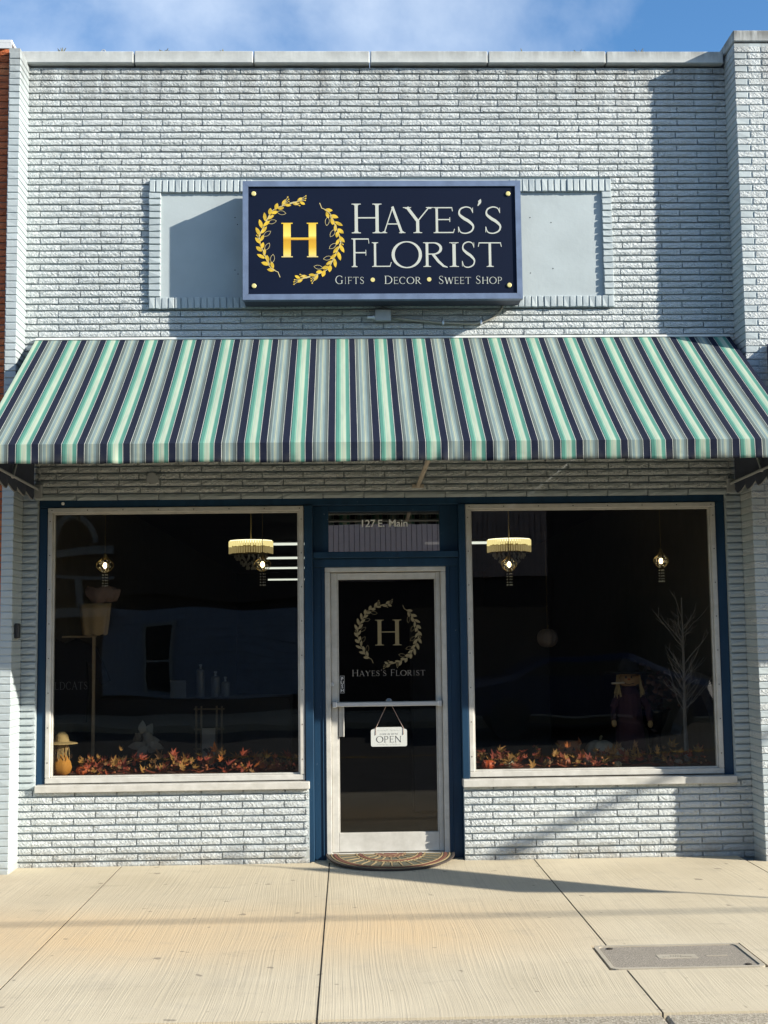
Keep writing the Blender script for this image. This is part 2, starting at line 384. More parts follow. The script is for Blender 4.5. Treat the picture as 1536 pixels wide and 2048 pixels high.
def serif(x, z, w=0.30, up=True):
    h = 0.028; s_ = 1 if up else -1
    return [((x - w / 2, z), (x + w / 2, z), (x + w / 2, z + s_ * h), (x - w / 2, z + s_ * h)), ((x - w * 0.32, z + s_ * h), (x + w * 0.32, z + s_ * h), (x + TK / 2, z + s_ * h * 2.3), (x - TK / 2, z + s_ * h * 2.3))]
def stem(x, z0=0.0, z1=1.0, w=None, top=True, bot=True):
    w = w or TK
    r = rect(x - w / 2, z0, x + w / 2, z1)
    if bot: r += serif(x, z0)
    if top: r += serif(x, z1, up=False)
    return r
def arc(cx, cz, rx, rz, a0, a1, wthin, wthick, n=16):
    p, ww = [], []
    for i in range(n + 1):
        a = R(a0 + (a1 - a0) * i / n); p.append((cx + rx * math.cos(a), cz + rz * math.sin(a))); ww.append(wthin + (wthick - wthin) * abs(math.cos(a)) ** 1.3)
    return stroke(p, ww)
def glyph(ch):
    t, k = TN, TK
    if ch == 'H': return stem(.16) + stem(.84) + rect(.16, .50, .84, .50 + t)
    if ch == 'A': return stroke([(.08, 0), (.47, 1.02)], t) + stroke([(.45, 1.02), (.86, 0)], k) + rect(.20, .33, .74, .33 + t) + serif(.08, 0, .26) + serif(.87, 0, .28)
    if ch == 'Y': return stroke([(.10, 1), (.46, .46)], k) + stroke([(.86, 1), (.46, .46)], t) + rect(.46 - k / 2, 0, .46 + k / 2, .48) + serif(.46, 0) + serif(.10, 1, .28, False) + serif(.87, 1, .24, False)
    if ch == 'E': return stem(.2) + rect(.2, 0, .92, t) + rect(.2, .5, .78, .5 + t) + rect(.2, 1 - t, .88, 1) + stroke([(.92, 0), (.98, .16)], .03) + stroke([(.87, 1), (.90, .84)], .03) + rect(.76, .43, .79, .61)
    if ch == 'F': return stem(.2) + rect(.2, .48, .80, .48 + t) + rect(.2, 1 - t, .94, 1) + stroke([(.93, 1), (.96, .82)], .03) + rect(.78, .40, .81, .60)
    if ch == 'L': return stem(.2) + rect(.2, 0, .90, t) + stroke([(.90, 0), (.97, .19)], .03)
    if ch == 'I': return stem(.5)
    if ch == 'T': return rect(.5 - k / 2, 0, .5 + k / 2, 1) + serif(.5, 0) + rect(.04, 1 - t, .96, 1) + stroke([(.05, 1), (.01, .82)], .03) + stroke([(.95, 1), (.99, .82)], .03)
    if ch == 'O': return arc(.5, .5, .46, .50, 0, 360, t, k, 32)
    if ch == 'C': return arc(.54, .5, .48, .50, 48, 312, t, k, 24) + rect(.86, .70, .89, .93)
    if ch == 'G': return arc(.52, .5, .47, .50, 48, 310, t, k, 24) + rect(.83, .70, .86, .93) + rect(.83 - k / 2, .05, .83 + k / 2, .42) + serif(.83, .44, .26, False)
    if ch == 'D': return stem(.17) + arc(.40, .5, .52, .48, -90, 90, t, k, 16) + rect(.17, 0, .42, t) + rect(.17, 1 - t, .42, 1)
    if ch == 'P': return stem(.2) + arc(.50, .73, .36, .25, -90, 90, t, k, 14) + rect(.2, .46, .52, .46 + t) + rect(.2, 1 - t, .52, 1)
    if ch == 'R': return stem(.17) + arc(.42, .75, .30, .23, -90, 90, t, k, 14) + rect(.17, .5, .44, .5 + t) + rect(.17, 1 - t, .44, 1) + stroke([(.40, .52), (.62, .22), (.82, .03), (.98, -.02)], [k, k, k * .8, .03])
    if ch == 'N': return rect(.12, 0, .12 + t, 1) + stroke([(.12, 1), (.88, 0)], k) + rect(.86, 0, .86 + t, 1) + serif(.14, 0, .24) + serif(.88, 1, .24, False) + serif(.12, 1, .2, False)
    if ch == 'W': return stroke([(.06, 1), (.28, 0)], k) + stroke([(.28, 0), (.50, .96)], t) + stroke([(.50, .96), (.72, 0)], k) + stroke([(.72, 0), (.96, 1)], t) + serif(.06, 1, .2, False) + serif(.95, 1, .17, False)
    if ch == 'S':
        p, w_ = smooth_pts([(.82, .80), (.72, .94), (.48, .985), (.22, .90), (.17, .72), (.38, .57), (.64, .45), (.84, .28), (.76, .10), (.48, .015), (.22, .06), (.12, .24)], [t, t, t, .06, .09, k * 1.1, k * 1.1, .09, .06, t, t, t])
        return stroke(p, w_) + rect(.81, .76, .84, .96) + rect(.10, .05, .13, .26)
    if ch == "'": p, w_ = smooth_pts([(.55, .92), (.62, .72), (.30, .30)], [.45, .4, .06]); return stroke(p, w_)
    return []
def add_glyph(mb, ch, x0, x1, zb, zt, y, th):
    for q in glyph(ch): mb.poly([(x0 + p[0] * (x1 - x0), zb + p[1] * (zt - zb)) for p in q], y + random.uniform(-1, 1) * 0.00012, th)
WID = {'H': .86, 'A': .82, 'Y': .78, 'E': .60, 'S': .58, "'": .22, 'F': .58, 'L': .60, 'O': .92, 'R': .76, 'I': .34, 'T': .74, 'G': .84, 'D': .86, 'C': .80, 'W': 1.10, 'P': .62, 'N': .88, ' ': .36}
def add_line(mb, txt, x0, x1, zb, zt, y, th, caps=(), small=0.82, each=None):
    adv = [WID[c] * (1.0 if i in caps else small) + .10 for i, c in enumerate(txt)]; tot = sum(adv); x = x0; k = (x1 - x0) / tot
    for i, c in enumerate(txt):
        s_ = 1.0 if i in caps else small
        if c == "'": add_glyph(mb, c, x, x + (adv[i] - .10) * k, zb + (zt - zb) * .72, zb + (zt - zb) * 1.02, y, th)
        else: add_glyph(mb, c, x, x + (adv[i] - .10) * k, zb, zb + (zt - zb) * s_, y, th)
        x += adv[i] * k
        if each and mb.v: each(mb); mb.v, mb.f = [], []
def leaf_pts(c, ang, ln, wd, n=5):
    d = Vector((math.cos(ang), math.sin(ang))); q = Vector((-d.y, d.x)); a = []
    for i in range(n + 1): t = i / n; a.append(c + d * ln * t + q * wd * math.sin(math.pi * t) ** 0.8)
    b = [c + d * ln * t + q * -wd * math.sin(math.pi * t) ** 0.8 for t in [i / n for i in range(1, n)]]
    return [tuple(p) for p in a] + [tuple(p) for p in b[::-1]]
def wreath(cx, cz, Rr, y, th, seed=3):
    """two leafy sprigs, half a turn apart, as filled leaves and thin line twigs"""
    rnd = random.Random(seed); kk = [0]
    def put(mb, pts, turn):
        kk[0] += 1
        if turn: pts = [(-p[0], -p[1]) for p in pts]
        mb.poly([(cx + p[0] * Rr, cz + p[1] * Rr) for p in pts], y - (kk[0] % 7) * 0.00010, th)
    items = []
    A0, A1 = 236, 87
    axis = []
    for i in range(41):
        a = R(A0 + (A1 - A0) * i / 40); rr = 0.955 + 0.03 * math.sin(i * 0.5); axis.append((rr * math.cos(a), rr * math.sin(a)))
    s0 = [(axis[0][0] + 0.05, axis[0][1] - 0.13)] + axis
    for q in stroke(s0, [0.018] * len(s0)): items.append(('l', q))
    nL = 13
    for i in range(nL):
        f = (i + 0.4) / nL; a = R(A0 + (A1 - A0) * f); g = a - math.pi / 2
        c = Vector((0.955 * math.cos(a), 0.955 * math.sin(a)))
        ln = (0.225 if i < 8 else 0.18) * rnd.uniform(0.85, 1.12); wd = 0.047 * rnd.uniform(0.85, 1.1)
        if i < 11 or i % 3 == 0: items.append(('f', leaf_pts(c, g + R(34), ln, wd)))
        items.append(('f', leaf_pts(c + Vector((math.cos(g), math.sin(g))) * 0.06, g - R(33), ln * .92, wd * .9)))
        if i % 3 == 1 or i > 9:      # outlined leaf and berry twigs on the inner side
            sgn = -1 if i % 2 else 1
            for q in range(3 if i > 9 else 2):
                ga = g + sgn * R(6 + 12 * q); e = c + Vector((math.cos(ga), math.sin(ga))) * (0.20 + 0.03 * q)
                for s_ in stroke([tuple(c), tuple(c * .5 + e * .5 + Vector((0.008, 0.008))), tuple(e)], 0.010): items.append(('l', s_))
                items.append(('f', [(e.x + 0.018 * math.cos(R(t)), e.y + 0.018 * math.sin(R(t))) for t in range(0, 360, 60)]))
        if i in (1, 3, 5, 7, 9):
            lp = leaf_pts(c * 0.93, g - R(48), 0.22, 0.05); lp.append(lp[0])
            for q in range(len(lp) - 1): items += [('l', s_) for s_ in stroke([lp[q], lp[q + 1]], 0.009)]
    out = []
    for turn in (0, 1):
        full, line = MB(), MB()
        for kd, p in items: put(full if kd == 'f' else line, list(p), turn)
        out.append((full, line))
    return out

# ================================================================== SETTING
def slab(name, x0, x1, y0, y1, z0, z1, mat, parent=None, ch=0.006):
    return MB().box((x0, y0, z0), (x1, y1, z1), ch).out(name, mat, parent)
rd = structure(MB().box((-400, -400, -0.5), (400, -4.06, -0.13)).out('road', MT['asphalt']))
gr = structure(MB().box((-400, -4.0, -0.6), (400, 300, -0.11)).out('ground', MT['base']))
side = structure(bpy.data.objects.new('sidewalk', None)); COL.objects.link(side)
J = [-1.648, -0.148, 1.341]
xs = [J[0] - 1.5 * k for k in range(6, 0, -1)] + J + [J[2] + 1.5 * k for k in range(1, 8)]
gap = 0.0045
LID = (1.268, 2.033, -3.15, -2.67)
for a, b_ in zip(xs[:-1], xs[1:]):
    yb = -0.004 if -2.4 < (a + b_) / 2 < 2.97 else -0.22
    x0, x1 = a + gap, b_ - gap
    if abs(a - J[1]) < .01: e = [(x0, -3.88), (x1, -3.88), (x1, LID[2] - .012), (LID[0] - .012, LID[2] - .012), (LID[0] - .012, LID[3] + .012), (x1, LID[3] + .012), (x1, -.004), (x0, -.004)]
    elif abs(a - J[2]) < .01: e = [(x0, -3.88), (x1, -3.88), (x1, -.004), (x0, -.004), (x0, LID[3] + .012), (LID[1] + .012, LID[3] + .012), (LID[1] + .012, LID[2] - .012), (x0, LID[2] - .012)]
    else: e = [(x0, -3.88), (x1, -3.88), (x1, yb), (x0, yb)]
    mb = MB(); n_ = len(e); mb.v = [(p[0], p[1], -.10) for p in e] + [(p[0], p[1], 0.0) for p in e]
    mb.f = [tuple(range(n_, 2 * n_)), tuple(range(n_))[::-1]] + [(i, (i + 1) % n_, n_ + (i + 1) % n_, n_ + i) for i in range(n_)]
    mb.out('paving_slab', MT['concrete'], side)
    MB().box((b_ - gap + .0003, -3.88, -.10), (b_ + gap - .0003, -.25 if b_ > J[2] + .1 or b_ < J[0] - .1 else -.004, -.0025)).out('joint_filler', MT['base'], side) if not abs(b_ - J[2]) < .01 else [MB().box((b_ - gap + .0003, c0, -.10), (b_ + gap - .0003, c1, -.0025)).out('joint_filler', MT['base'], side) for c0, c1 in ((-3.88, LID[2] - .013), (LID[3] + .013, -.004))]
kerb = structure(bpy.data.objects.new('kerb', None)); COL.objects.link(kerb)
for a, b_ in zip(xs[:-1], xs[1:]): slab('kerb_stone', a + gap, b_ - gap, -4.055, -3.893, -0.14, -0.004, MT['kerb'], kerb, 0.012)
st0 = slab('doorway_floor', -0.28, 0.83, -0.003, 0.45, -0.10, 0.001, MT['concrete'], side, 0.0)
# far side of the street
fs = structure(slab('far_sidewalk', -60, 60, -19.0, -15.0, -0.14, 0.0, MT['concrete'], None, 0.01))
for x0, x1 in ((-60, 60),):
    structure(slab('road_line', x0, x1, -9.75, -9.63, -0.129, -0.126, simple('yellow_road_paint', (0.30, 0.20, 0.03), 0.8), None, 0.0))

# ================================================================== SHOP BUILDING
XL, XR = -2.395, 2.965
P = 0.26                                   # how far the pilasters stand out
PITCH, TOPZ = 0.0514, 6.010
NC = 117
bld = thing('shop_building', 'pale grey painted brick shop with blue window frames and a glass door', 'building', (0.28, 0, 0))
BB = (0.28, 0, 0)
def bpart(mb, name, mat, parent=None, smooth=False):
    o = mb.out(name, mat, parent or bld, BB if parent is None else None, None, smooth)
    return o
core = MB()
core.box((XL, 0.021, 2.672), (XR, 0.30, 6.005))
core.box((XL, 0.021, -0.05), (-0.292, 0.30, 0.515)); core.box((0.838, 0.021, -0.05), (XR, 0.30, 0.510))
core.box((XL, 0.021, 0.515), (-2.285, 0.30, 2.672)); core.box((2.850, 0.021, 0.510), (XR, 0.30, 2.672))
bpart(core, 'wall', MT['smooth'])
bpart(MB().box((XL - 0.086, -P + 0.006, -0.05), (XL - 0.006, 0.29, 6.03)), 'pilaster', MT['smooth'])
bpart(MB().box((XR + 0.006, -P + 0.008, -0.05), (3.62, 0.29, 6.075)), 'pilaster', MT['smooth'])

def brick_geo(L_, H_, D_, seed, nx, rough):
    """front faces -y at y=0, back at y=D; centred in x and z"""
    rnd = random.Random(seed); v = []; f = []
    nz = 2
    for j in range(nz + 1):
        for i in range(nx + 1):
            edge = i in (0, nx) or j in (0, nz)
            x = -L_ / 2 + L_ * i / nx; z = -H_ / 2 + H_ * j / nz
            y = rnd.uniform(-.6, .4) * rough + (0.003 if edge else -0.001)
            if 0 < i < nx: x += rnd.uniform(-.2, .2) * L_ / nx
            if j in (0, nz): z += rnd.uniform(-.35, .35) * rough
            v.append((x, y, z))
    W = nx + 1
    for j in range(nz):
        for i in range(nx): f.append((j * W + i, j * W + i + 1, (j + 1) * W + i + 1, (j + 1) * W + i))
    k = len(v); v += [(-L_ / 2, D_, -H_ / 2), (L_ / 2, D_, -H_ / 2), (L_ / 2, D_, H_ / 2), (-L_ / 2, D_, H_ / 2)]
    f.append(tuple(range(nx, -1, -1)) + (k, k + 1)); f.append(tuple(nz * W + i for i in range(nx + 1)) + (k + 2, k + 3))
    f.append(tuple(j * W for j in range(nz + 1)) + (k + 3, k)); f.append(tuple(j * W + nx for j in range(nz, -1, -1)) + (k + 1, k + 2))
    return v, f
BL, BH = 0.3048, 0.0380
MESHES = {}
def brick_mesh(L_, mat, D_=0.03, H_=BH, rough=0.004, tagn='b', force=None):
    Lq = round(L_, 3); sd = random.randrange(8)
    key = (Lq, mat, D_, H_, rough, sd)
    if key not in MESHES:
        nx = max(1, min(7, round(Lq / 0.045))); g = brick_geo(Lq, H_, D_, hash((Lq, sd, tagn)) & 0xffff if False else int(Lq * 1000) * 17 + sd * 131, nx, rough)
        MESHES[key] = (g, mesh('brick', g[0], g[1], MT[mat]))
    return MESHES[key]
bricks = []    # (cx, y, cz, L, mat, depth, height, rough)
def row_fill(z, x0, x1, off, mat='brick', y=0.0, L_=BL):
    j = 0.0085
    x = x0 - ((x0 - off) % L_) if True else x0
    while x < x1:
        a, b_ = max(x + j / 2, x0 + 0.001), min(x + L_ - j / 2, x1 - 0.001)
        if b_ - a > 0.018: bricks.append(((a + b_) / 2, y + random.uniform(-.0012, .0012), z + random.uniform(-.0012, .0012), b_ - a, mat, 0.03, BH, 0.0050))
        x += L_
SX0, SX1, SZ0, SZ1 = -1.475, 2.050, 4.103, 5.100      # outer edge of the brick framed panel
for k in range(NC):
    z = TOPZ - 0.012 - PITCH * (k + 0.5)
    off = (k % 2) * BL / 2 + 0.135 + random.uniform(-.012, .012)
    zt, zb = z + BH / 2, z - BH / 2
    if z > 2.67:
        if zb < SZ1 - 0.01 and zt > SZ0 + 0.01:
            row_fill(z, XL, SX0, off); row_fill(z, SX1, XR, off)
        else: row_fill(z, XL, XR, off, 'smooth' if z < 2.70 else 'brick')
    elif z > 0.53:
        bricks.append(((XL - 2.287) / 2, 0, z, 2.395 - 2.290, 'smooth', 0.03, BH, 0.002)); bricks.append(((XR + 2.852) / 2, 0, z, XR - 2.856, 'smooth', 0.03, BH, 0.002))
    elif z > 0.0:
        row_fill(z, XL, -0.294, off); row_fill(z, 0.840, XR, off)
def sees(b):
    px, py = proj((b[0], b[1], b[2])); vis = -5 < px < 1541 and -5 < py < 2050
    if vis and 690 < py < 925: vis = False
    d = Vector((b[0], b[1] - CAMY, b[2] - CAMZ)).length
    return (b[3] * b[6] / d ** 2) if vis else 0.0
# pilaster bricks go all the way round the corner
pil = []
rnd = random.Random(11)
for k in range(NC + 1):
    z = TOPZ + 0.04 - PITCH * (k + 0.5)
    if z < 0.0: continue
    if z < 6.012: pil.append((XL - 0.083, XL, -P, z))
    if k % 2: pil += [(XR, XR + 0.094, -P, z), (XR + 0.103, XR + 0.40, -P, z), (XR + 0.409, 3.63, -P, z)]
    else: pil += [(XR, XR + 0.200, -P, z), (XR + 0.209, XR + 0.51, -P, z), (XR + 0.519, 3.63, -P, z)]
order = sorted(range(len(bricks)), key=lambda i: -sees(bricks[i]))
pil_score = [(0.0 if not (-5 < proj((p[0], p[2], p[3]))[0] < 1541 and 0 < proj((p[0], p[2], p[3]))[1] < 2048) else min(p[1] - p[0], 0.26) * BH / ((p[3] - CAMZ) ** 2 + 88)) for p in pil]
allb = [(sees(bricks[i]), 0, i) for i in range(len(bricks))] + [(pil_score[i], 1, i) for i in range(len(pil))]
allb.sort(key=lambda t: -t[0])
single = set((t[1], t[2]) for t in allb[:300])
rest = {'brick': MB(), 'smooth': MB()}
def pil_geo(p, seed):
    x0, x1, y0, z = p; j = lambda: random.Random(seed * 7 + 1).uniform(-.0015, .0015); rr = random.Random(seed)
    bm = bmesh.new(); bmesh.ops.create_cube(bm, size=1)
    for q in bm.verts: q.co = Vector(((x0 + x1) / 2 + q.co.x * (x1 - x0), (y0 + 0.02) / 2 + q.co.y * (0.02 - y0), z + q.co.z * (PITCH - 0.0065)))
    bmesh.ops.bevel(bm, geom=bm.edges[:], offset=0.004, segments=1, affect='EDGES')
    for q in bm.verts: q.co += Vector((rr.uniform(-.0012, .0012), rr.uniform(-.002, .002), rr.uniform(-.0012, .0012)))
    bm.verts.index_update(); v = [q.co[:] for q in bm.verts]; f = [[q.index for q in t.verts] for t in bm.faces]; bm.free(); return v, f
for i, b in enumerate(bricks):
    g, me = brick_mesh(b[3], b[4], b[5], b[6], b[7])
    if (0, i) in single: link('brick', me, bld, BB, (b[0], b[1], b[2]))
    else: rest[b[4]].add([(b[0] + p[0], b[1] + p[1], b[2] + p[2]) for p in g[0]], g[1])
for i, p in enumerate(pil):
    long_ = p[1] - p[0] > 0.15
    m_ = 'brick' if long_ else 'smooth'
    v, f = pil_geo(p, i)
    if (1, i) in single:
        c = ((p[0] + p[1]) / 2, p[2], p[3]); me = mesh('brick', [(a[0] - c[0], a[1] - c[1], a[2] - c[2]) for a in v], f, MT[m_]); link('brick', me, bld, BB, c)
    else: rest[m_].add(v, f)
for k, nm in (('brick', 'rough_brickwork'), ('smooth', 'smooth_brickwork')):
    o = rest[k].out(nm, MT[k], bld, BB); o['kind'] = 'stuff'
# brick framed panel
bpart(MB().box((SX0 + 0.09, 0.000, SZ0 + 0.085), (SX1 - 0.075, 0.011, SZ1 - 0.095)), 'sign_panel', MT['stucco'])
fm = MB(); FR = -0.026
bpart(MB().box((SX0, FR + .012, SZ0), (SX0 + 0.09, 0.02, SZ1)).box((SX1 - 0.075, FR + .012, SZ0), (SX1, 0.02, SZ1)).box((SX0 + 0.09, FR + .012, SZ0), (SX1 - 0.075, 0.02, SZ0 + 0.085)).box((SX0 + 0.09, FR + .012, SZ1 - 0.095), (SX1 - 0.075, 0.02, SZ1)), 'panel_frame_bed', MT['smooth'])
smesh = {}
def fbrick(w_, h_, x, z):
    sd = random.randrange(5); key = (round(w_, 4), round(h_, 4), sd)
    if key not in smesh:
        rr = random.Random(str(key)); bm = bmesh.new(); bmesh.ops.create_cube(bm, size=1)
        for q in bm.verts: q.co = Vector((q.co.x * w_, 0.02 + q.co.y * 0.04, q.co.z * h_))
        bmesh.ops.bevel(bm, geom=bm.edges[:], offset=0.0035, segments=1, affect='EDGES')
        for q in bm.verts: q.co += Vector((rr.uniform(-.002, .002), rr.uniform(-.0025, .0025), rr.uniform(-.002, .002)))
        bm.verts.index_update(); smesh[key] = mesh('frame_brick', [q.co[:] for q in bm.verts], [[q.index for q in f.verts] for f in bm.faces], MT['smooth']); bm.free()
    link('frame_brick', smesh[key], bld, BB, (x, FR + random.uniform(-.002, .002), z))
n = 72; pw = (SX1 - SX0) / n
for i in range(n):
    x = SX0 + pw * (i + .5)
    if not (-0.68 < x < 1.26): fbrick(pw - 0.009, 0.095, x, SZ1 - 0.0475)
    fbrick(pw - 0.009, 0.085, x, SZ0 + 0.0425)
n = 16; ph = (SZ1 - SZ0 - 0.185) / n
for i in range(n):
    z = SZ0 + 0.0875 + ph * (i + .5)
    fbrick(0.088, ph - 0.009, SX0 + 0.045, z); fbrick(0.074, ph - 0.009, SX1 - 0.037, z)
# drill holes left in the panel by an older sign
hm = MB()
for px, py in ((470, 435), (475, 449), (470, 540), (476, 548), (1060, 435), (1102, 445), (1106, 537), (1061, 546)):
    p = at(px, py, -0.001); hm.lathe([(0.0045, -0.0012), (0.0045, 0.0)], (p.x, 0, p.z), 8, axis='y')
bpart(hm, 'drill_holes', MT['dark'])
# coping
cx = [XL - 0.086] + [at(px, 118, -0.04).x for px in (268, 507, 740, 976, 1212)] + [XR - 0.012]
for a, b_ in zip(cx[:-1], cx[1:]): bpart(MB().box((a + 0.004, -0.045, 6.014), (b_ - 0.004, 0.34, 6.108 + random.uniform(-.003, .003)), 0.006), 'coping_slab', MT['coping'])
bpart(MB().box((XR - 0.004, -P - 0.008, 6.082), (3.68, 0.36, 6.172), 0.008), 'coping_slab', MT['coping'])
# small lead clips and tufts of weed along the top
weed_m = simple('dry_weed', (0.16, 0.15, 0.08), 0.9)
clip_m = simple('grey_lead', (0.30, 0.32, 0.34), 0.6)
for i, (px, lab) in enumerate(((124, 'tiny dry weed tuft at the left end of the coping'), (207, 'small wire loop sticking up from the coping near the left'), (330, 'low dry twig on the coping above the left half of the wall'), (447, 'dry weed tuft on the coping left of the sign'), (1045, 'weed tuft on the coping above the right end of the sign'), (1157, 'weed tuft on the coping right of the sign'), (1278, 'dark weed tuft on the coping beside the raised corner'))):
    p = at(px, 104, 0.02); rr = random.Random(i + 40); mb = MB(); base = Vector((p.x, 0.02, 6.105))
    if i == 1: mb.tube([base + Vector((0.017 * math.cos(R(a)), 0, 0.022 + 0.019 * math.sin(R(a)))) for a in range(-80, 261, 20)], 0.0045, 5)
    else:
        for k in range(9):
            d = Vector((rr.uniform(-.045, .045), rr.uniform(-.02, .02), rr.uniform(.012, .055))); mb.tube([base, base + d * .6 + Vector((0, 0, .004)), base + d], [0.0045, 0.004, 0.002], 4)
    o = mb.out('wire_loop' if i == 1 else 'weed_tuft', clip_m if i == 1 else weed_m); tag(o, lab, 'wire' if i == 1 else 'weed', None if i == 1 else 'weeds along the coping')

# ------------------------------------------------------------------ timber surround, windows, door
YB = 0.045      # face of the blue timber
bl = MB()
bl.box((-2.284, YB, 2.612), (2.849, 0.16, 2.671), 0.004)
bl.box((-2.284, YB + .001, 0.578), (-2.222, 0.16, 2.611), 0.004); bl.box((2.777, YB + .001, 0.578), (2.849, 0.16, 2.611), 0.004)
bpart(bl, 'window_surround', MT['blue'])
pm = MB()
for x0, x1, s_ in ((-0.318, -0.168, 1), (0.738, 0.886, -1)):
    a, b_ = (x0, x0 + 0.062) if s_ > 0 else (x1 - 0.050, x1)
    pm.box((a, YB - 0.02, 0.001), (b_, 0.20, 2.611), 0.004)
    a2, b2 = (b_, x1 + .03) if s_ > 0 else (x0 - .03, a)
    pm.box((a2, YB + 0.06, 0.001), (b2, 0.21, 2.611), 0.003)
    q = (a2 + b2) / 2; pm.box((q - 0.004 + .008 * s_, YB + 0.052, 0.001), (q + 0.004 + .008 * s_, YB + 0.06, 2.2), 0.002)
bpart(pm, 'door_post', MT['blue'])
tm = MB()
tm.box((-0.256, YB - 0.005, 2.215), (0.836, 0.2, 2.262), 0.004)
tm.box((-0.256, YB + 0.045, 2.150), (0.836, 0.2, 2.215), 0.003)
tm.box((-0.256, YB + 0.05, 2.262), (-0.138, 0.2, 2.611), 0.003); tm.box((0.700, YB + 0.05, 2.262), (0.836, 0.2, 2.611), 0.003); tm.box((-0.138, YB + 0.05, 2.568), (0.700, 0.2, 2.611), 0.003)
bpart(tm, 'transom_frame', MT['blue'])
tp = MB().box((-0.14, 0.0, 2.255), (0.702, 0.006, 2.572)).out('transom_pane', MT['glass_film'], bld, BB)
for v_ in tp.data.vertices: v_.co.y += 0.13 + (v_.co.z - 2.255) * 0.035
MT['white_vinyl'] = simple('white_vinyl_lettering', (0.86, 0.86, 0.85), 0.5, var=0.03)
p0 = at(768, 1053, 0.119)
full_ = text_mesh('127 E. Main', 0.077, MT['white_vinyl'], 'address_word'); xs_ = [v.co.x for v in full_.vertices]; wl_, wr_ = min(xs_), max(xs_); bpy.data.meshes.remove(full_)
for word, fx in (('127', 0.0), ('E.', 0.425), ('Main', 1.0)):
    me = text_mesh(word, 0.077, MT['white_vinyl'], 'address_word'); q = [v.co.x for v in me.vertices]; a_, b2 = min(q), max(q)
    ox = wl_ - a_ if fx == 0 else (wr_ - b2 if fx == 1 else wl_ + (wr_ - wl_) * fx - (a_ + b2) / 2)
    link('address_word', me, bld, BB, (p0.x + ox, 0.1195, p0.z - 0.002))

def window(x0, x1, z0, z1, sx0, sx1, sz0, sz1):
    t = 0.036; fm = MB()
    fm.box((x0, YB - 0.012, z1 - t), (x1, 0.10, z1), 0.004); fm.box((x0, YB - 0.010, z0), (x1, 0.10, z0 + 0.040), 0.004)
    fm.box((x0, YB - 0.0115, z0 + 0.040), (x0 + t, 0.10, z1 - t), 0.004); fm.box((x1 - t, YB - 0.0115, z0 + 0.040), (x1, 0.10, z1 - t), 0.004)
    ii = 0.012
    fm.box((x0 + t, YB + 0.012, z0 + 0.040), (x0 + t + ii, 0.10, z1 - t), 0.002); fm.box((x1 - t - ii, YB + 0.012, z0 + 0.040), (x1 - t, 0.10, z1 - t), 0.002)
    fm.box((x0 + t + ii, YB + 0.013, z1 - t - ii), (x1 - t - ii, 0.10, z1 - t), 0.002); fm.box((x0 + t + ii, YB + 0.013, z0 + 0.040), (x1 - t - ii, 0.10, z0 + 0.04 + ii), 0.002)
    fr = bpart(fm, 'window', MT['white'])
    pn = MB().box((x0 + t, 0.0755, z0 + 0.04), (x1 - t, 0.0815, z1 - t)).out('pane', MT['glass'], fr)
    sm = MB(); k = 0
    n_ = int((x1 - x0) / 0.25)
    for i in range(n_ + 1):
        x = x0 + 0.03 + (x1 - x0 - 0.06) * i / n_
        sm.lathe([(0.0045, -0.002), (0.0045, 0.004)], (x, YB - 0.012, z1 - 0.018), 8, axis='y')
    n_ = int((z1 - z0) / 0.25)
    for i in range(n_):
        z = z0 + 0.15 + (z1 - z0 - 0.25) * i / (n_ - 1)
        for x in (x0 + 0.018, x1 - 0.018): sm.lathe([(0.0045, -0.002), (0.0045, 0.004)], (x, YB - 0.0115, z), 8, axis='y')
    sm.out('screws', MT['screw'], fr)
    sl_ = MB().box((sx0, -0.035, sz0), (sx1, 0.075, sz1), 0.005).out('sill', MT['white'], fr)
    return fr
window(-2.218, -0.322, 0.590, 2.609, -2.276, -0.288, 0.530, 0.583)
window(0.888, 2.776, 0.590, 2.609, 0.832, 2.852, 0.524, 0.581)

YD = 0.125
df = MB()
df.box((-0.168, YD - 0.03, 0.03), (-0.128, 0.24, 2.112), 0.004); df.box((0.700, YD - 0.03, 0.03), (0.738, 0.24, 2.112), 0.004); df.box((-0.168, YD - 0.03, 2.112), (0.738, 0.24, 2.149), 0.004)
df.box((-0.168, YD - 0.05, 0.0015), (0.738, 0.24, 0.046), 0.004)
bpart(df, 'door_frame', MT['white'])
dl = MB()
dl.box((-0.126, YD, 0.050), (-0.078, 0.17, 2.108), 0.003); dl.box((0.664, YD, 0.050), (0.698, 0.17, 2.108), 0.003)
dl.box((-0.077, YD + .001, 2.056), (0.663, 0.17, 2.106), 0.003); dl.box((-0.077, YD + .001, 0.052), (0.663, 0.17, 0.190), 0.003)
dl.box((-0.077, YD + .012, 0.1901), (-0.068, 0.165, 2.0559), 0.001); dl.box((0.654, YD + .012, 0.1901), (0.663, 0.165, 2.0559), 0.001)
door = bpart(dl, 'door', MT['white'])
YG = YD + 0.020
MB().box((-0.077, YG, 0.190), (0.663, YG + .006, 2.056)).out('glass_pane', MT['glass_door'], door)
zbar = at(776, 1407, YD - 0.05).z
pb = MB().box((-0.112, YD - 0.052, zbar - 0.020), (0.690, YD - 0.030, zbar + 0.014), 0.006)
for x in (-0.104, 0.676): pb.box((x - 0.014, YD - 0.058, zbar - 0.026), (x + 0.018, YD + 0.002, zbar + 0.020), 0.005)
pb.out('push_bar', MT['alu'], door)
MB().box((-0.070, YD - 0.006, zbar - 0.242), (-0.034, YD + 0.01, zbar - 0.021), 0.003).box((-0.040, YD - 0.02, zbar - 0.242), (-0.032, YD + 0.005, zbar - 0.022), 0.002).out('pull_plate', MT['white'], door)
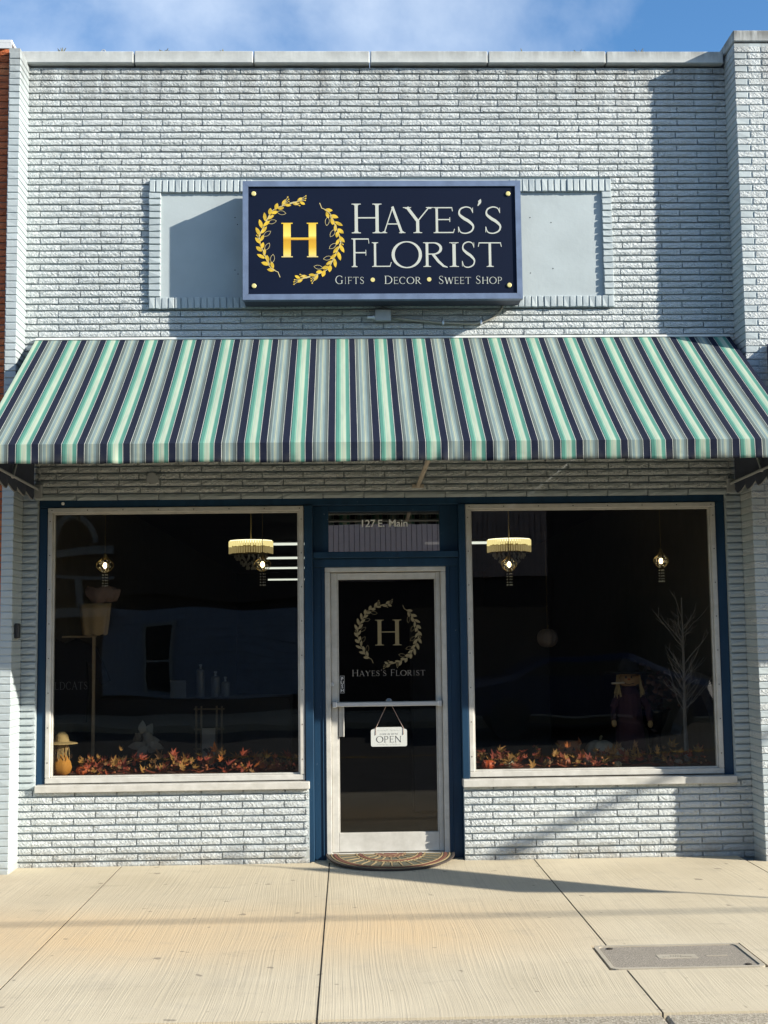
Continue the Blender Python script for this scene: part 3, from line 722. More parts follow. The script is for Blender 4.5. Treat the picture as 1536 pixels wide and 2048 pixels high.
lk = at(664, 1369, YD); MB().lathe([(0.016, -0.006), (0.013, -0.012), (0.0, -0.012)], (lk.x, YD, lk.z), 14, axis='y').box((lk.x - .002, YD - 0.0135, lk.z - .006), (lk.x + .002, YD - 0.012, lk.z + .006)).out('door_lock', MT['alu'], door)
# PUSH sticker on the glass
pc = at(684.5, 1369, YG); sb = MB().box((pc.x - 0.019, YG - 0.0022, pc.z - 0.066), (pc.x + 0.019, YG - 0.0005, pc.z + 0.066), 0.0).out('push_sticker', simple('black_sticker', (0.012, 0.012, 0.013), 0.4), door)
fr_ = MB()
for a in ((-.0165, -.0635, -.0155, .0635), (.0155, -.0635, .0165, .0635), (-.0154, .0625, .0154, .0635), (-.0154, -.0635, .0154, -.0625)): fr_.box((pc.x + a[0], YG - 0.0028, pc.z + a[1]), (pc.x + a[2], YG - 0.002, pc.z + a[3]))
fr_.out('sticker_border', MT['white_vinyl'], door)
for i, c in enumerate('PUSH'):
    me = text_mesh(c, 0.034, MT['white_vinyl'], 'sticker_letter', 0.0003); o = link('sticker_letter', me, door, None, (pc.x, YG - 0.0026, pc.z + 0.030 - 0.0285 * i))
# gold emblem and name on the glass
MT['gold_dull'] = simple('matt_gold_vinyl', (0.21, 0.165, 0.08), 0.55, var=0.12, scale=20)
MT['silver_dull'] = simple('matt_silver_vinyl', (0.27, 0.25, 0.22), 0.55, var=0.05)
ec = at(776, 1268, YG); er = 66 / F_PX * 9.75 / 1.06
for fu, li in wreath(ec.x, ec.z, er, YG - 0.0018, 0.0006):
    fu.add(li.v, li.f); fu.out('wreath_sprig', MT['gold_dull'], door)
hm2 = MB(); a, b_ = at(751, 1291, YG), at(802, 1239, YG); add_glyph(hm2, 'H', a.x, b_.x, a.z, b_.z, YG - 0.0018, 0.0006); add_glyph(hm2, 'H', a.x + .004, b_.x + .004, a.z, b_.z, YG - 0.0021, 0.0006); add_glyph(hm2, 'H', a.x - .004, b_.x - .004, a.z, b_.z, YG - 0.0024, 0.0006); hm2.out('monogram', MT['gold_dull'], door)
nm = MB(); a, b_ = at(704, 1352.5, YG), at(852, 1338, YG); add_line(nm, "HAYES'S FLORIST", a.x, b_.x, a.z, b_.z, YG - 0.0018, 0.0006, (0, 8), 0.84, lambda m_: m_.out('name_letter', MT['silver_dull'], door))
# interior of the shop, a deep dark room
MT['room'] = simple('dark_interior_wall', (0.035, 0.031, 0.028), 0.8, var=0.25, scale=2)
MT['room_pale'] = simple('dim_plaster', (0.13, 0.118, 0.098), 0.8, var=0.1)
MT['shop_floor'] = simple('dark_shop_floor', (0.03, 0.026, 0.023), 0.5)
rm = MB()
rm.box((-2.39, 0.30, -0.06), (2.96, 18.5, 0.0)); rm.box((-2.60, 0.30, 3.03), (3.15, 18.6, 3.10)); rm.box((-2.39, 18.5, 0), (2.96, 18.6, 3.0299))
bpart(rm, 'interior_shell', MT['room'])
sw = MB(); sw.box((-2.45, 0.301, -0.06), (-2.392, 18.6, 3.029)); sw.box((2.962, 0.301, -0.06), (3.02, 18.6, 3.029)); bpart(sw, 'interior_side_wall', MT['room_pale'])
MT['platform'] = simple('brown_display_cloth', (0.16, 0.07, 0.045), 0.9, bump=0.3)
ds = MB(); ds.box((-2.285, 0.115, 0.40), (-0.345, 0.86, 0.625)); ds.box((0.870, 0.115, 0.40), (2.83, 0.86, 0.625)); bpart(ds, 'display_shelf', MT['platform'])
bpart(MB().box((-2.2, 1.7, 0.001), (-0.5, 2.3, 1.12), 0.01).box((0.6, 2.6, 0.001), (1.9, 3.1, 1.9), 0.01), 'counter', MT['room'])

# ================================================================== NEIGHBOUR ON THE LEFT
nb = thing('red_brick_building', 'red brick building edge with pale metal cap left of the grey shop', 'building', (-3.0, 0, 0)); NBB = (-3.0, 0, 0)
NX = XL - 0.089; YN = -0.20
MB().box((-9.0, YN + 0.012, -0.05), (NX - 0.004, 6, 6.07)).out('wall', MT['mortar'], nb, NBB)
rg = []
for sd in range(8):
    g = brick_geo(0.19, 0.0425, 0.06, 900 + sd, 5, 0.006); rg.append(mesh('brick', g[0], g[1], MT['red']))
for k in range(117):
    z = 6.05 - 0.0514 * (k + .5)
    half = k % 2
    wds = [0.095, 0.19, 0.19] if half else [0.19, 0.19, 0.19]
    x = NX - 0.002
    for i, w_ in enumerate(wds):
        o = link('brick', rg[random.randrange(8)], nb, NBB, (x - w_ / 2 + 0.004, YN + random.uniform(-.004, .004), z)); o.scale.x = (w_ - 0.008) / 0.19
        x -= w_
        if i == 1: break
MB().box((-9.0, YN - 0.05, 6.072), (NX + 0.02, 6, 6.10), 0.004).box((-9.0, YN - 0.055, 6.03), (NX + 0.02, YN - 0.048, 6.0715)).out('cap', simple('pale_metal_cap', (0.62, 0.63, 0.63), 0.4, 0.2), nb, NBB)
# neighbour on the right, outside the picture, whose awning shades this front
nr = thing('grey_brick_neighbour', 'grey painted brick building continuing right of the shop', 'building', (6.5, 0, 0)); NRB = (6.5, 0, 0)
MB().box((3.69, -0.1, -0.05), (12, 8, 6.0)).out('wall', MT['smooth'], nr, NRB)
na = thing('neighbour_awning', 'plain navy canvas awning on the building right of the shop', 'awning', (6.3, 0, 2.7)); NAB = (6.3, 0, 2.7)
nav = simple('navy_canvas', (0.02, 0.03, 0.07), 0.8)
MB().add([(3.12, -0.27, 3.75), (9.5, -0.27, 3.75), (9.5, -1.5, 2.82), (3.12, -1.5, 2.82), (3.12, -1.5, 2.70), (9.5, -1.5, 2.70), (3.12, -0.27, 2.74), (9.5, -0.27, 2.74)], [(0, 1, 2, 3), (3, 2, 5, 4), (0, 3, 4, 6), (1, 2, 5, 7)]).out('canopy', nav, na, NAB)

# ================================================================== AWNING
AX0, AX1, AY = -2.315, 2.925, -1.5
AZT, AZF, AZB = 3.868, 2.855, 2.732
aw = thing('striped_awning', 'navy, teal and grey striped canvas awning over the shop windows', 'awning', (0.3, 0, 3.3)); AWB = (0.3, 0, 3.3)
def sag(x, t):
    # cloth hangs slightly between the rafters
    u = ((x - AX0) / (AX1 - AX0) * 3) % 1.0
    return 0.020 * math.sin(math.pi * u) * math.sin(math.pi * t)
cb = MB(); nx, nt_ = 90, 14; v = []; f = []
def canopy_pt(x, t, o=0.0):
    return (x, -0.012 + (AY + 0.012) * t, AZT + (AZF - AZT) * t - sag(x, t) + o)
for off in (0.0, -0.003):
    k0 = len(cb.v)
    cb.v += [canopy_pt(AX0 + (AX1 - AX0) * i / nx, j / nt_, off) for j in range(nt_ + 1) for i in range(nx + 1)]
    cb.f += [(k0 + j * (nx + 1) + i, k0 + j * (nx + 1) + i + 1, k0 + (j + 1) * (nx + 1) + i + 1, k0 + (j + 1) * (nx + 1) + i) for j in range(nt_) for i in range(nx)]
W = nx + 1; K = W * (nt_ + 1)
rim = [i for i in range(W)] + [j * W + nx for j in range(1, nt_ + 1)] + [nt_ * W + i for i in range(nx - 1, -1, -1)] + [j * W for j in range(nt_ - 1, 0, -1)]
cb.f += [(rim[i], rim[(i + 1) % len(rim)], K + rim[(i + 1) % len(rim)], K + rim[i]) for i in range(len(rim))]
cb.out('canopy', MT['awning'], aw, AWB, smooth=False)
def ripple(x):
    r_ = 0.006 * math.sin(x * 9.0) + 0.003 * math.sin(x * 23.0 + 1.0)
    for c, a, s_ in ((0.62, 0.022, 0.03), (0.95, 0.012, 0.03), (-1.46, 0.014, 0.03), (-0.8, 0.008, 0.04), (2.0, 0.008, 0.04)): r_ -= a * math.exp(-((x - c) / s_) ** 2) - 0.6 * a * math.exp(-((x - c - 0.05) / s_) ** 2)
    return r_
vb = MB(); nv = 260; nz_ = 5
for off in (0.0, 0.003):
    for j in range(nz_ + 1):
        t = j / nz_
        for i in range(nv + 1):
            x = AX0 + (AX1 - AX0) * i / nv
            vb.v.append((x, AY - 0.002 + off + ripple(x) * t ** 0.7, AZF - 0.001 + (AZB - AZF) * t + (0.003 * math.sin(x * 5) * t)))
W = nv + 1; K = W * (nz_ + 1)
for k0, fl in ((0, 0), (K, 1)):
    vb.f += [(k0 + j * W + i, k0 + j * W + i + 1, k0 + (j + 1) * W + i + 1, k0 + (j + 1) * W + i) for j in range(nz_) for i in range(nv)]
vb.f += [(nz_ * W + i, nz_ * W + i + 1, K + nz_ * W + i + 1, K + nz_ * W + i) for i in range(nv)]
vb.out('valance', MT['awning'], aw, AWB, smooth=True)
MT['awn_side'] = simple('navy_awning_canvas', (0.045, 0.055, 0.085), 0.85, bump=0.2)
for x, s_ in ((AX0, 1), (AX1, -1)):
    sb = MB(); npt = 30; top = []; bot = []
    for i in range(npt + 1):
        t = i / npt; y = -0.03 + (AY + 0.035) * t
        zt_ = AZT + (AZF - AZT) * (y / AY) - 0.006; zb_ = AZB - 0.03 - 0.045 * abs(math.sin(math.pi * t * 6))
        q = 0.016 * abs(math.sin(math.pi * t * 6)) * s_
        top.append((x + s_ * 0.004, y, zt_)); bot.append((x + s_ * 0.004 + q, y, zb_))
    mid = [((a[0]), a[1], AZB + 0.09) if a[2] > AZB + 0.1 else ((a[0] + b_[0]) / 2, a[1], (a[2] + b_[2]) / 2) for a, b_ in zip(top, bot)]
    k0 = len(sb.v); sb.v += top + mid + bot; W = npt + 1
    for r_ in range(2): sb.f += [(k0 + r_ * W + i, k0 + r_ * W + i + 1, k0 + (r_ + 1) * W + i + 1, k0 + (r_ + 1) * W + i) for i in range(npt)]
    o = sb.out('side_curtain', MT['awn_side'], aw, AWB)
    sol = o.modifiers.new('solid', 'SOLIDIFY'); sol.thickness = 0.003
    # scalloped binding along the lower edge
    bb_ = MB(); bb_.tube([(b_[0], b_[1], b_[2]) for b_ in bot], 0.005, 6); bb_.out('binding', simple('grey_binding', (0.20, 0.21, 0.21), 0.8), o)
fb = MB()
fb.tube([(AX0 + 0.03, AY + 0.03, AZB + 0.03), (AX1 - 0.03, AY + 0.03, AZB + 0.03)], 0.013, 8)
fb.tube([(AX0 + 0.03, AY + 0.03, AZF - 0.03), (AX1 - 0.03, AY + 0.03, AZF - 0.03)], 0.013, 8)
fb.out('front_bar', MT['grey_metal'], aw, AWB)
for x in (AX0 + 0.035, AX1 - 0.035):
    ab = MB(); ab.tube([(x, 0.005, AZB + 0.01), (x, AY + 0.02, AZB + 0.03)], 0.010, 8); ab.tube([(x, 0.005, AZT - 0.06), (x, AY + 0.04, AZF - 0.04)], 0.012, 8); ab.tube([(x, 0.02, AZB), (x, 0.02, AZT - 0.06)], 0.012, 8); ab.tube([(x, -0.75, AZB + 0.01), (x, -0.02, AZT - 0.2)], 0.010, 8)
    ab.box((x - 0.03, -0.02, AZB - 0.06), (x + 0.03, 0.004, AZB + 0.05), 0.004); ab.out('side_arm', MT['dark'] if False else MT['grey_metal'], aw, AWB)
for k in range(1, 3):
    x = AX0 + (AX1 - AX0) * k / 3
    MB().tube([(x, 0.005, AZT - 0.04), (x, AY + 0.05, AZF - 0.03)], 0.011, 8).out('rafter', MT['grey_metal'], aw, AWB)
sp = at(836, 972, -0.01)
sm_ = MB(); sm_.tube([(sp.x, -0.012, sp.z + .002), (sp.x - 0.004, AY + 0.03, AZB + 0.03)], 0.016, 8)
stt = sm_.out('strut', MT['strut'], aw, AWB)
MB().box((sp.x - 0.045, -0.012, sp.z - 0.014), (sp.x + 0.045, -0.004, sp.z + 0.014), 0.002).out('strut_plate', MT['strut'], stt)
MB().box((AX0 + 0.0, -0.026, AZT - 0.004), (AX1, -0.006, AZT + 0.014), 0.003).out('head_rail', simple('white_head_rail', (0.66, 0.68, 0.66), 0.5, bump=0.3, bscale=40), aw, AWB)

# ================================================================== SIGN
YS = -0.255
sx0, sz1 = at(485, 362, YS).x, at(485, 362, YS).z; sx1, sz0 = at(1046, 597, YS).x, at(1046, 597, YS).z
SB = ((sx0 + sx1) / 2, -0.1, sz0)
sg = thing('shop_sign', 'navy shop sign with gold wreath and pale serif lettering in blue steel frame', 'sign', SB)
MT['steel_blue'] = simple('blue_grey_sign_frame', (0.15, 0.195, 0.29), 0.4, 0.25, var=0.2, scale=8, bump=0.08, bscale=30)
MT['navy_face'] = simple('navy_sign_face', (0.0045, 0.0085, 0.024), 0.5, var=0.08, scale=2, spec=0.12)
MB().box((sx0 + 0.004, YS + 0.02, sz0 + 0.004), (sx1 - 0.004, -0.035, sz1 - 0.004), 0.004).out('cabinet', simple('dark_sign_cabinet', (0.045, 0.055, 0.085), 0.5, 0.2), sg, SB)
t = 0.042; fm = MB()
def mitre(a, b_, c, d):  # outline in xz of one frame member, front at YS, rounded by a small chamfer
    return MB().poly([a, b_, c, d], YS, 0.055)
mitre((sx0, sz0), (sx1, sz0), (sx1 - t, sz0 + t), (sx0 + t, sz0 + t)).out('frame_rail', MT['steel_blue'], sg, SB)
mitre((sx0 + 0.0006, sz0 + .001), (sx0 + t - .0006, sz0 + t + .001), (sx0 + t - .0006, sz1 - t - .001), (sx0 + 0.0006, sz1 - .001)).out('frame_rail', MT['steel_blue'], sg, SB)
mitre((sx0, sz1), (sx0 + t, sz1 - t), (sx1 - t, sz1 - t), (sx1, sz1)).out('frame_rail', MT['steel_blue'], sg, SB)
mitre((sx1 - .0006, sz0 + .001), (sx1 - .0006, sz1 - .001), (sx1 - t + .0006, sz1 - t - .001), (sx1 - t + .0006, sz0 + t + .001)).out('frame_rail', MT['steel_blue'], sg, SB)
YF = YS + 0.012
MB().box((sx0 + t, YF, sz0 + t), (sx1 - t, YF + 0.02, sz1 - t)).out('face', MT['navy_face'], sg, SB)
SY = YF - 0.0018
def spx(px, py): return at(460 + px / 2.56, 340 + py / 2.56, SY)
MT['sign_white'] = simple('ivory_sign_lettering', (0.46, 0.48, 0.43), 0.5, var=0.03)
MT['sign_gold'] = simple('gold_sign_print', (0.62, 0.41, 0.03), 0.42, 0.1, var=0.35, scale=22)
MT['cap_yellow'] = simple('pale_yellow_cap', (0.62, 0.54, 0.22), 0.4, var=0.03)
for ch, x0, x1, zt_, zb_ in (('H', 622, 777, 172, 324), ('A', 780, 895, 190, 323), ('Y', 893, 1040, 190, 323), ('E', 1037, 1150, 190, 323), ('S', 1158, 1260, 187, 326), ("'", 1258, 1292, 150, 198), ('S', 1298, 1398, 187, 326),
                            ('F', 618, 715, 350, 497), ('L', 722, 828, 370, 496), ('O', 830, 980, 367, 500), ('R', 988, 1115, 370, 496), ('I', 1070, 1225, 370, 496), ('S', 1180, 1263, 366, 500), ('T', 1272, 1390, 370, 496)):
    a, b_ = spx(x0, zb_), spx(x1, zt_); mb = MB(); add_glyph(mb, ch, a.x, b_.x, a.z, b_.z, SY, 0.0016); mb.out('letter', MT['sign_white'], sg, SB)
tg = MB()
def tl_out(m_): m_.out('tagline_letter', MT['sign_white'], sg, SB)
for txt, x0, x1, caps in (('GIFTS', 540, 692, (0,)), ('DECOR', 790, 984, (0,)), ('SWEET SHOP', 1068, 1398, (0, 6))):
    a, b_ = spx(x0, 583), spx(x1, 541); add_line(tg, txt, a.x, b_.x, a.z, b_.z, SY, 0.0016, caps, 0.84, tl_out)
for px, py in ((731, 562), (1020, 560)):
    p = spx(px, py); MB().lathe([(0.016, -0.001), (0.016, 0.0015)], (p.x, SY, p.z), 20, axis='y').out('tagline_dot', MT['cap_yellow'], sg, SB)
for px, py in ((121, 122), (1423, 122), (123, 594), (1430, 590)):
    p = spx(px, py); MB().lathe([(0.0175, 0.0015), (0.0175, -0.005), (0.014, -0.0075), (0.0, -0.008)], (p.x, SY, p.z), 20, axis='y').out('screw_cap', MT['cap_yellow'], sg, SB)
wc = spx(358, 358); wr = 212 / 2.56 / F_PX * 9.36 * 1.02
pgl = simple('pale_gold_line', (0.50, 0.42, 0.20), 0.5)
for fu, li in wreath(wc.x, wc.z, wr, SY, 0.0012):
    fu = fu.out('wreath_sprig', MT['sign_gold'], sg, SB); li.out('sprig_twigs', pgl, fu)
def goldgrad():
    b = NB('polished_gold_print'); z = b.sep()[2]; mr = b.n.new('ShaderNodeMapRange'); a_, b2 = spx(0, 447).z, spx(0, 270).z
    mr.inputs[1].default_value = a_; mr.inputs[2].default_value = b2; b.link(z, mr.inputs[0])
    b.col(b.ramp(mr.outputs[0], [(0.0, (0.62, 0.50, 0.20)), (0.10, (0.78, 0.58, 0.12)), (0.28, (0.62, 0.36, 0.02)), (0.50, (0.55, 0.28, 0.01)), (0.56, (0.70, 0.45, 0.04)), (0.62, (0.86, 0.66, 0.14)), (1.0, (0.70, 0.45, 0.03))])); b.set(Roughness=0.4); return b.m
gh = MB(); a, b_ = spx(262, 447), spx(452, 270)
TK = 0.20; TN = 0.07; add_glyph(gh, 'H', a.x, b_.x, a.z, b_.z, SY, 0.0016); TK, TN = 0.105, 0.042
gh.out('monogram', goldgrad(), sg, SB)
# stand-off brackets behind the cabinet
bk = MB()
for x in (sx0 + 0.2, (sx0 + sx1) / 2, sx1 - 0.2):
    for z in (sz0 + 0.12, sz1 - 0.12): bk.box((x - 0.03, -0.036, z - 0.03), (x + 0.03, 0.001, z + 0.03))
bk.out('wall_bracket', MT['grey_metal'], sg, SB)

# junction box and conduit under the sign
jp = at(765, 633, -0.03)
jb = thing('junction_box', 'grey electrical junction box with conduit on the wall below the sign', 'junction box', (jp.x, 0, jp.z)); JB = (jp.x, 0, jp.z)
MB().box((jp.x - 0.052, -0.062, jp.z - 0.036), (jp.x + 0.058, -0.002, jp.z + 0.040), 0.004).out('box', MT['grey_metal'], jb, JB)
MB().box((jp.x - 0.056, -0.068, jp.z - 0.040), (jp.x + 0.062, -0.0625, jp.z + 0.044), 0.002).out('cover', MT['grey_metal'], jb, JB)
MB().tube([(jp.x - 0.053, -0.03, jp.z - 0.006), (jp.x - 0.075, -0.03, jp.z - 0.006)], 0.020, 10).tube([(jp.x - 0.075, -0.03, jp.z - 0.006), (jp.x - 0.115, -0.03, jp.z - 0.006)], 0.014, 10).out('connector', MT['alu'], jb, JB)
cp = [at(px, py, -0.025) for px, py in ((784, 636), (830, 641), (890, 646), (950, 647), (965, 644), (985, 636), (1000, 622), (1008, 606), (1012, 596))]
cpts = []
for i in range(len(cp) - 1): cpts += [cp[i].lerp(cp[i + 1], k / 3) for k in range(3)]
cpts.append(cp[-1] + Vector((0.0, -0.05, 0.0)))
MB().tube(cpts, 0.010, 8).out('conduit', simple('dull_metal_conduit', (0.34, 0.32, 0.27), 0.5, 0.2), jb, JB, smooth=True)
cs = MB()
for px, py in ((886, 646), (962, 645)):
    p = at(px, py, -0.02); cs.box((p.x - 0.008, -0.038, p.z - 0.016), (p.x + 0.008, -0.002, p.z + 0.016), 0.003)
cs.out('clamp', MT['alu'], jb, JB)

# round cover plate under the awning, fixing stud on the timber, camera on the left pilaster
p = at(305, 957, -0.02)
cpb = thing('cover_plate', 'round grey electrical cover plate on brick above the left window', 'cover plate', (p.x, 0, p.z))
MB().lathe([(0.043, 0.004), (0.046, -0.012), (0.044, -0.022), (0.0, -0.023)], (0, 0, 0), 20, axis='y').out('plate', MT['grey_metal'], cpb)
MB().lathe([(0.004, 0.0), (0.004, -0.003), (0.0, -0.004)], (0.028, -0.022, 0.026), 8, axis='y').lathe([(0.004, 0.0), (0.004, -0.003), (0.0, -0.004)], (-0.018, -0.022, -0.036), 8, axis='y').out('screw', MT['screw'], cpb)
p = at(126, 1007.5, YB)
tag(MB().lathe([(0.013, 0.0), (0.013, -0.006), (0.008, -0.009), (0.0, -0.009)], (p.x, YB + .001, p.z), 6, axis='y').out('bolt_cap', MT['white_vinyl']), 'white bolt cap on the blue beam at its left end', 'bolt cap')
p = at(44, 1262, -0.14)
ic = thing('doorbell_camera', 'small black doorbell camera with white bracket on the left pilaster side', 'doorbell camera', (XL, -0.16, p.z))
MB().box((0.001, -0.045, -0.055), (0.034, 0.018, 0.055), 0.008).out('body', MT['dark'], ic)
MB().box((0.001, 0.019, -0.06), (0.012, 0.055, 0.05), 0.004).out('bracket', simple('pale_plastic', (0.55, 0.55, 0.53), 0.5), ic)

# OPEN board hanging on the door
oc = at(778, 1475, YG - 0.02); OB = (oc.x, YG - 0.012, oc.z)
ob = thing('open_sign', 'small white OPEN sign hanging by cords in the door glass', 'sign', OB)
wb = 0.134; hb = 0.060; ol = []
def rc(cx_, cz_, r_, a0): return [(cx_ + r_ * math.cos(R(a0 + a)), cz_ + r_ * math.sin(R(a0 + a))) for a in (0, 30, 60, 90)]
ol += rc(wb - 0.012, -hb - 0.006 + 0.012, 0.012, -90) + rc(wb - 0.012, hb - 0.012, 0.012, 0) + rc(wb - 0.040, hb + 0.016 - 0.008, 0.008, 0) + rc(-wb + 0.040, hb + 0.016 - 0.008, 0.008, 90) + rc(-wb + 0.012, hb - 0.012, 0.012, 90) + rc(-wb + 0.012, -hb + 0.006, 0.012, 180)
MT['board'] = simple('white_sign_board', (0.50, 0.52, 0.50), 0.5, var=0.02)
MB().poly(ol, -0.003, 0.005).out('board', MT['board'], ob)
chp = simple('charcoal_print', (0.05, 0.05, 0.055), 0.6)
tx = MB(); add_line(tx, 'OPEN', -0.094, 0.098, -0.036, 0.010, -0.0042, 0.001, (0, 1, 2, 3), .82, lambda m_: m_.out('letter', chp, ob))
me = text_mesh("COME IN WE'RE", 0.0155, simple('grey_print', (0.22, 0.22, 0.22), 0.6), 'small_print', 0.0003, 1.25); link('small_print', me, ob, None, (0.0, -0.0036, 0.020))
sc_ = MB()
for s_, z in ((1, 0.052), (-1, -0.050)):
    for q in (-1, 1):
        pts = [(q * (0.008 + 0.078 * i / 24), z + s_ * 0.006 * math.sin(i * 0.9) * (1 - i / 30)) for i in range(25)]
        for g in stroke(pts, 0.0018): sc_.poly(list(g), -0.0039, 0.0007)
sc_.out('scroll_ornament', simple('light_grey_print', (0.36, 0.37, 0.36), 0.6), ob)
hx, hz = at(778, 1412, OB[1]).x - OB[0], at(778, 1412, OB[1]).z - OB[2]
MB().tube([(-0.098, -0.006, 0.02), (-0.098, -0.005, 0.068), (hx - 0.022, -0.003, hz)], 0.0022, 5).tube([(0.108, -0.006, 0.02), (0.108, -0.005, 0.068), (hx + 0.022, -0.003, hz)], 0.0022, 5).out('cord', simple('pinkish_cord', (0.36, 0.26, 0.22), 0.8), ob)
MB().lathe([(0.024, 0.0), (0.020, -0.006), (0.006, -0.012), (0.0, -0.016)], (hx, 0.010, hz + 0.035), 16, axis='y').out('suction_cup', simple('clear_rubber', (0.16, 0.17, 0.18), 0.25), ob)

# ================================================================== DOORMAT
mc = Vector((0.297, 0.066, 0.002)); mr_ = 0.468
mt = thing('door_mat', 'half round brown patterned rubber doormat in front of the glass door', 'door mat', mc); mt.location.z = 0.042; mt.rotation_euler.x = R(4.9)
rw = MB(); rw.add([(-.165, -.36, .0005), (.735, -.36, .0005), (.735, .0745, .038), (-.165, .0745, .038), (-.165, .0745, -.01), (.735, .0745, -.01), (-.165, -.36, -.01), (.735, -.36, -.01)], [(0, 1, 2, 3), (3, 2, 5, 4), (0, 3, 4, 6), (1, 7, 5, 2), (0, 6, 7, 1), (4, 5, 7, 6)])
for i_ in (0, 1): rw.v[i_] = (0.12 if i_ == 0 else 0.47, rw.v[i_][1] + .03, rw.v[i_][2])
for i_ in (6, 7): rw.v[i_] = (0.12 if i_ == 6 else 0.47, rw.v[i_][1] + .03, rw.v[i_][2])
rw.out('door_ramp', MT['concrete'], side)
def half_ring(r0, r1, z, th, n=48, a0=180, a1=360):
    mb = MB(); k = 0
    for i in range(n + 1):
        a = R(a0 + (a1 - a0) * i / n)
        for r_, zz in ((r0, z), (r0, z + th), (r1, z + th), (r1, z)): mb.v.append((r_ * math.cos(a), r_ * math.sin(a), zz))
    for i in range(n):
        for j in range(4): mb.f.append((i * 4 + j, i * 4 + (j + 1) % 4, (i + 1) * 4 + (j + 1) % 4, (i + 1) * 4 + j))
    mb.f += [(0, 1, 2, 3), tuple(n * 4 + j for j in (3, 2, 1, 0))]
    return mb
half_ring(0.002, mr_, 0.0, 0.006).out('backing', simple('olive_rubber', (0.085, 0.085, 0.060), 0.9, bump=0.5, bscale=300), mt)
tan = simple('tan_mat_pile', (0.27, 0.20, 0.105), 0.95, bump=0.5, bscale=300); rus = simple('rust_mat_pile', (0.13, 0.045, 0.028), 0.95, bump=0.5, bscale=300); drk = simple('dark_mat_rim', (0.04, 0.03, 0.025), 0.9)
half_ring(mr_ - 0.014, mr_ + 0.002, 0.0, 0.011).out('rim', drk, mt)
for r_, m_ in ((0.432, tan), (0.405, rus), (0.382, tan), (0.250, tan), (0.222, rus), (0.200, tan), (0.060, tan)):
    wd = 0.022 if m_ is rus else 0.009
    half_ring(r_ - wd / 2, r_ + wd / 2, 0.005, 0.005).out('pattern_ring', m_, mt)
half_ring(0.066, 0.115, 0.005, 0.0045).out('pattern_ring', rus, mt)
half_ring(0.004, 0.05, 0.005, 0.0045).out('pattern_ring', rus, mt)
for r0, r1, n_, wd in ((0.262, 0.372, 15, 0.009), (0.118, 0.190, 9, 0.008)):
    for i in range(n_):
        pt = MB(); a = R(180 + 180 * (i + .5) / n_); d = Vector((math.cos(a), math.sin(a), 0)); q = Vector((-d.y, d.x, 0)) * wd / 2; z = Vector((0, 0, 0.005)); u = Vector((0, 0, 0.0045))
        v = [d * r0 + q + z, d * r0 - q + z, d * r1 - q + z, d * r1 + q + z]; pt.add(v + [p_ + u for p_ in v], [(4, 5, 6, 7), (0, 1, 5, 4), (1, 2, 6, 5), (2, 3, 7, 6), (3, 0, 4, 7)])
        c = d * r0; pt.tube([c + z + u * .6 + q.normalized() * (0.016 * math.cos(R(t_))) + d * (0.016 * math.sin(R(t_)) - 0.004) for t_ in range(180, 361, 30)], 0.004, 5); pt.out('petal', tan, mt)

# ================================================================== UTILITY LID
lc = ((LID[0] + LID[1]) / 2, (LID[2] + LID[3]) / 2, 0.0)
lt = thing('utility_box', 'rectangular grey concrete utility box lid set into the sidewalk', 'utility box', lc)
lw, lh = (LID[1] - LID[0]) / 2, (LID[3] - LID[2]) / 2
def rrect(w_, h_, r_):
    o = []
    for cx_, cy_, a0 in ((w_ - r_, h_ - r_, 0), (-w_ + r_, h_ - r_, 90), (-w_ + r_, -h_ + r_, 180), (w_ - r_, -h_ + r_, 270)): o += [(cx_ + r_ * math.cos(R(a0 + a)), cy_ + r_ * math.sin(R(a0 + a))) for a in (0, 22.5, 45, 67.5, 90)]
    return o
def flat(pts, z0, z1):
    mb = MB(); n_ = len(pts); mb.v = [(p_[0], p_[1], z0) for p_ in pts] + [(p_[0], p_[1], z1) for p_ in pts]
    mb.f = [tuple(range(n_, 2 * n_)), tuple(range(n_))[::-1]] + [(i, (i + 1) % n_, n_ + (i + 1) % n_, n_ + i) for i in range(n_)]; return mb
def ring2(po, pi, z0, z1):
    mb = MB(); n_ = len(po)
    mb.v = [(p_[0], p_[1], z1) for p_ in po] + [(p_[0], p_[1], z1) for p_ in pi] + [(p_[0], p_[1], z0) for p_ in po] + [(p_[0], p_[1], z0) for p_ in pi]
    for i in range(n_):
        j = (i + 1) % n_; mb.f += [(i, j, n_ + j, n_ + i), (i, 2 * n_ + i, 2 * n_ + j, j), (n_ + i, n_ + j, 3 * n_ + j, 3 * n_ + i)]
    return mb
ring2(rrect(lw, lh, 0.035), rrect(lw - 0.022, lh - 0.022, 0.028), -0.05, 0.003).out('rim', MT['lidrim'], lt)
flat(rrect(lw - 0.027, lh - 0.027, 0.025), -0.05, -0.002).out('cover', MT['lid'], lt)
flat(rrect(0.10, 0.040, 0.012), -0.003, -0.0005).out('name_plate', MT['lidrim'], lt)
flat(rrect(0.055, 0.006, 0.004), -0.003, 0.0005).out('handle_slot', MT['lidrim'], lt).location.x = 0.20
for x, y in ((-lw + 0.075, lh - 0.06), (lw - 0.075, -lh + 0.055)):
    bo = MB().lathe([(0.018, -0.004), (0.018, 0.001), (0.010, 0.003), (0.0, 0.003)], (x, y, 0), 12); bo.out('bolt', MT['screw'], lt)
bt = MB(); rr = random.Random(5)
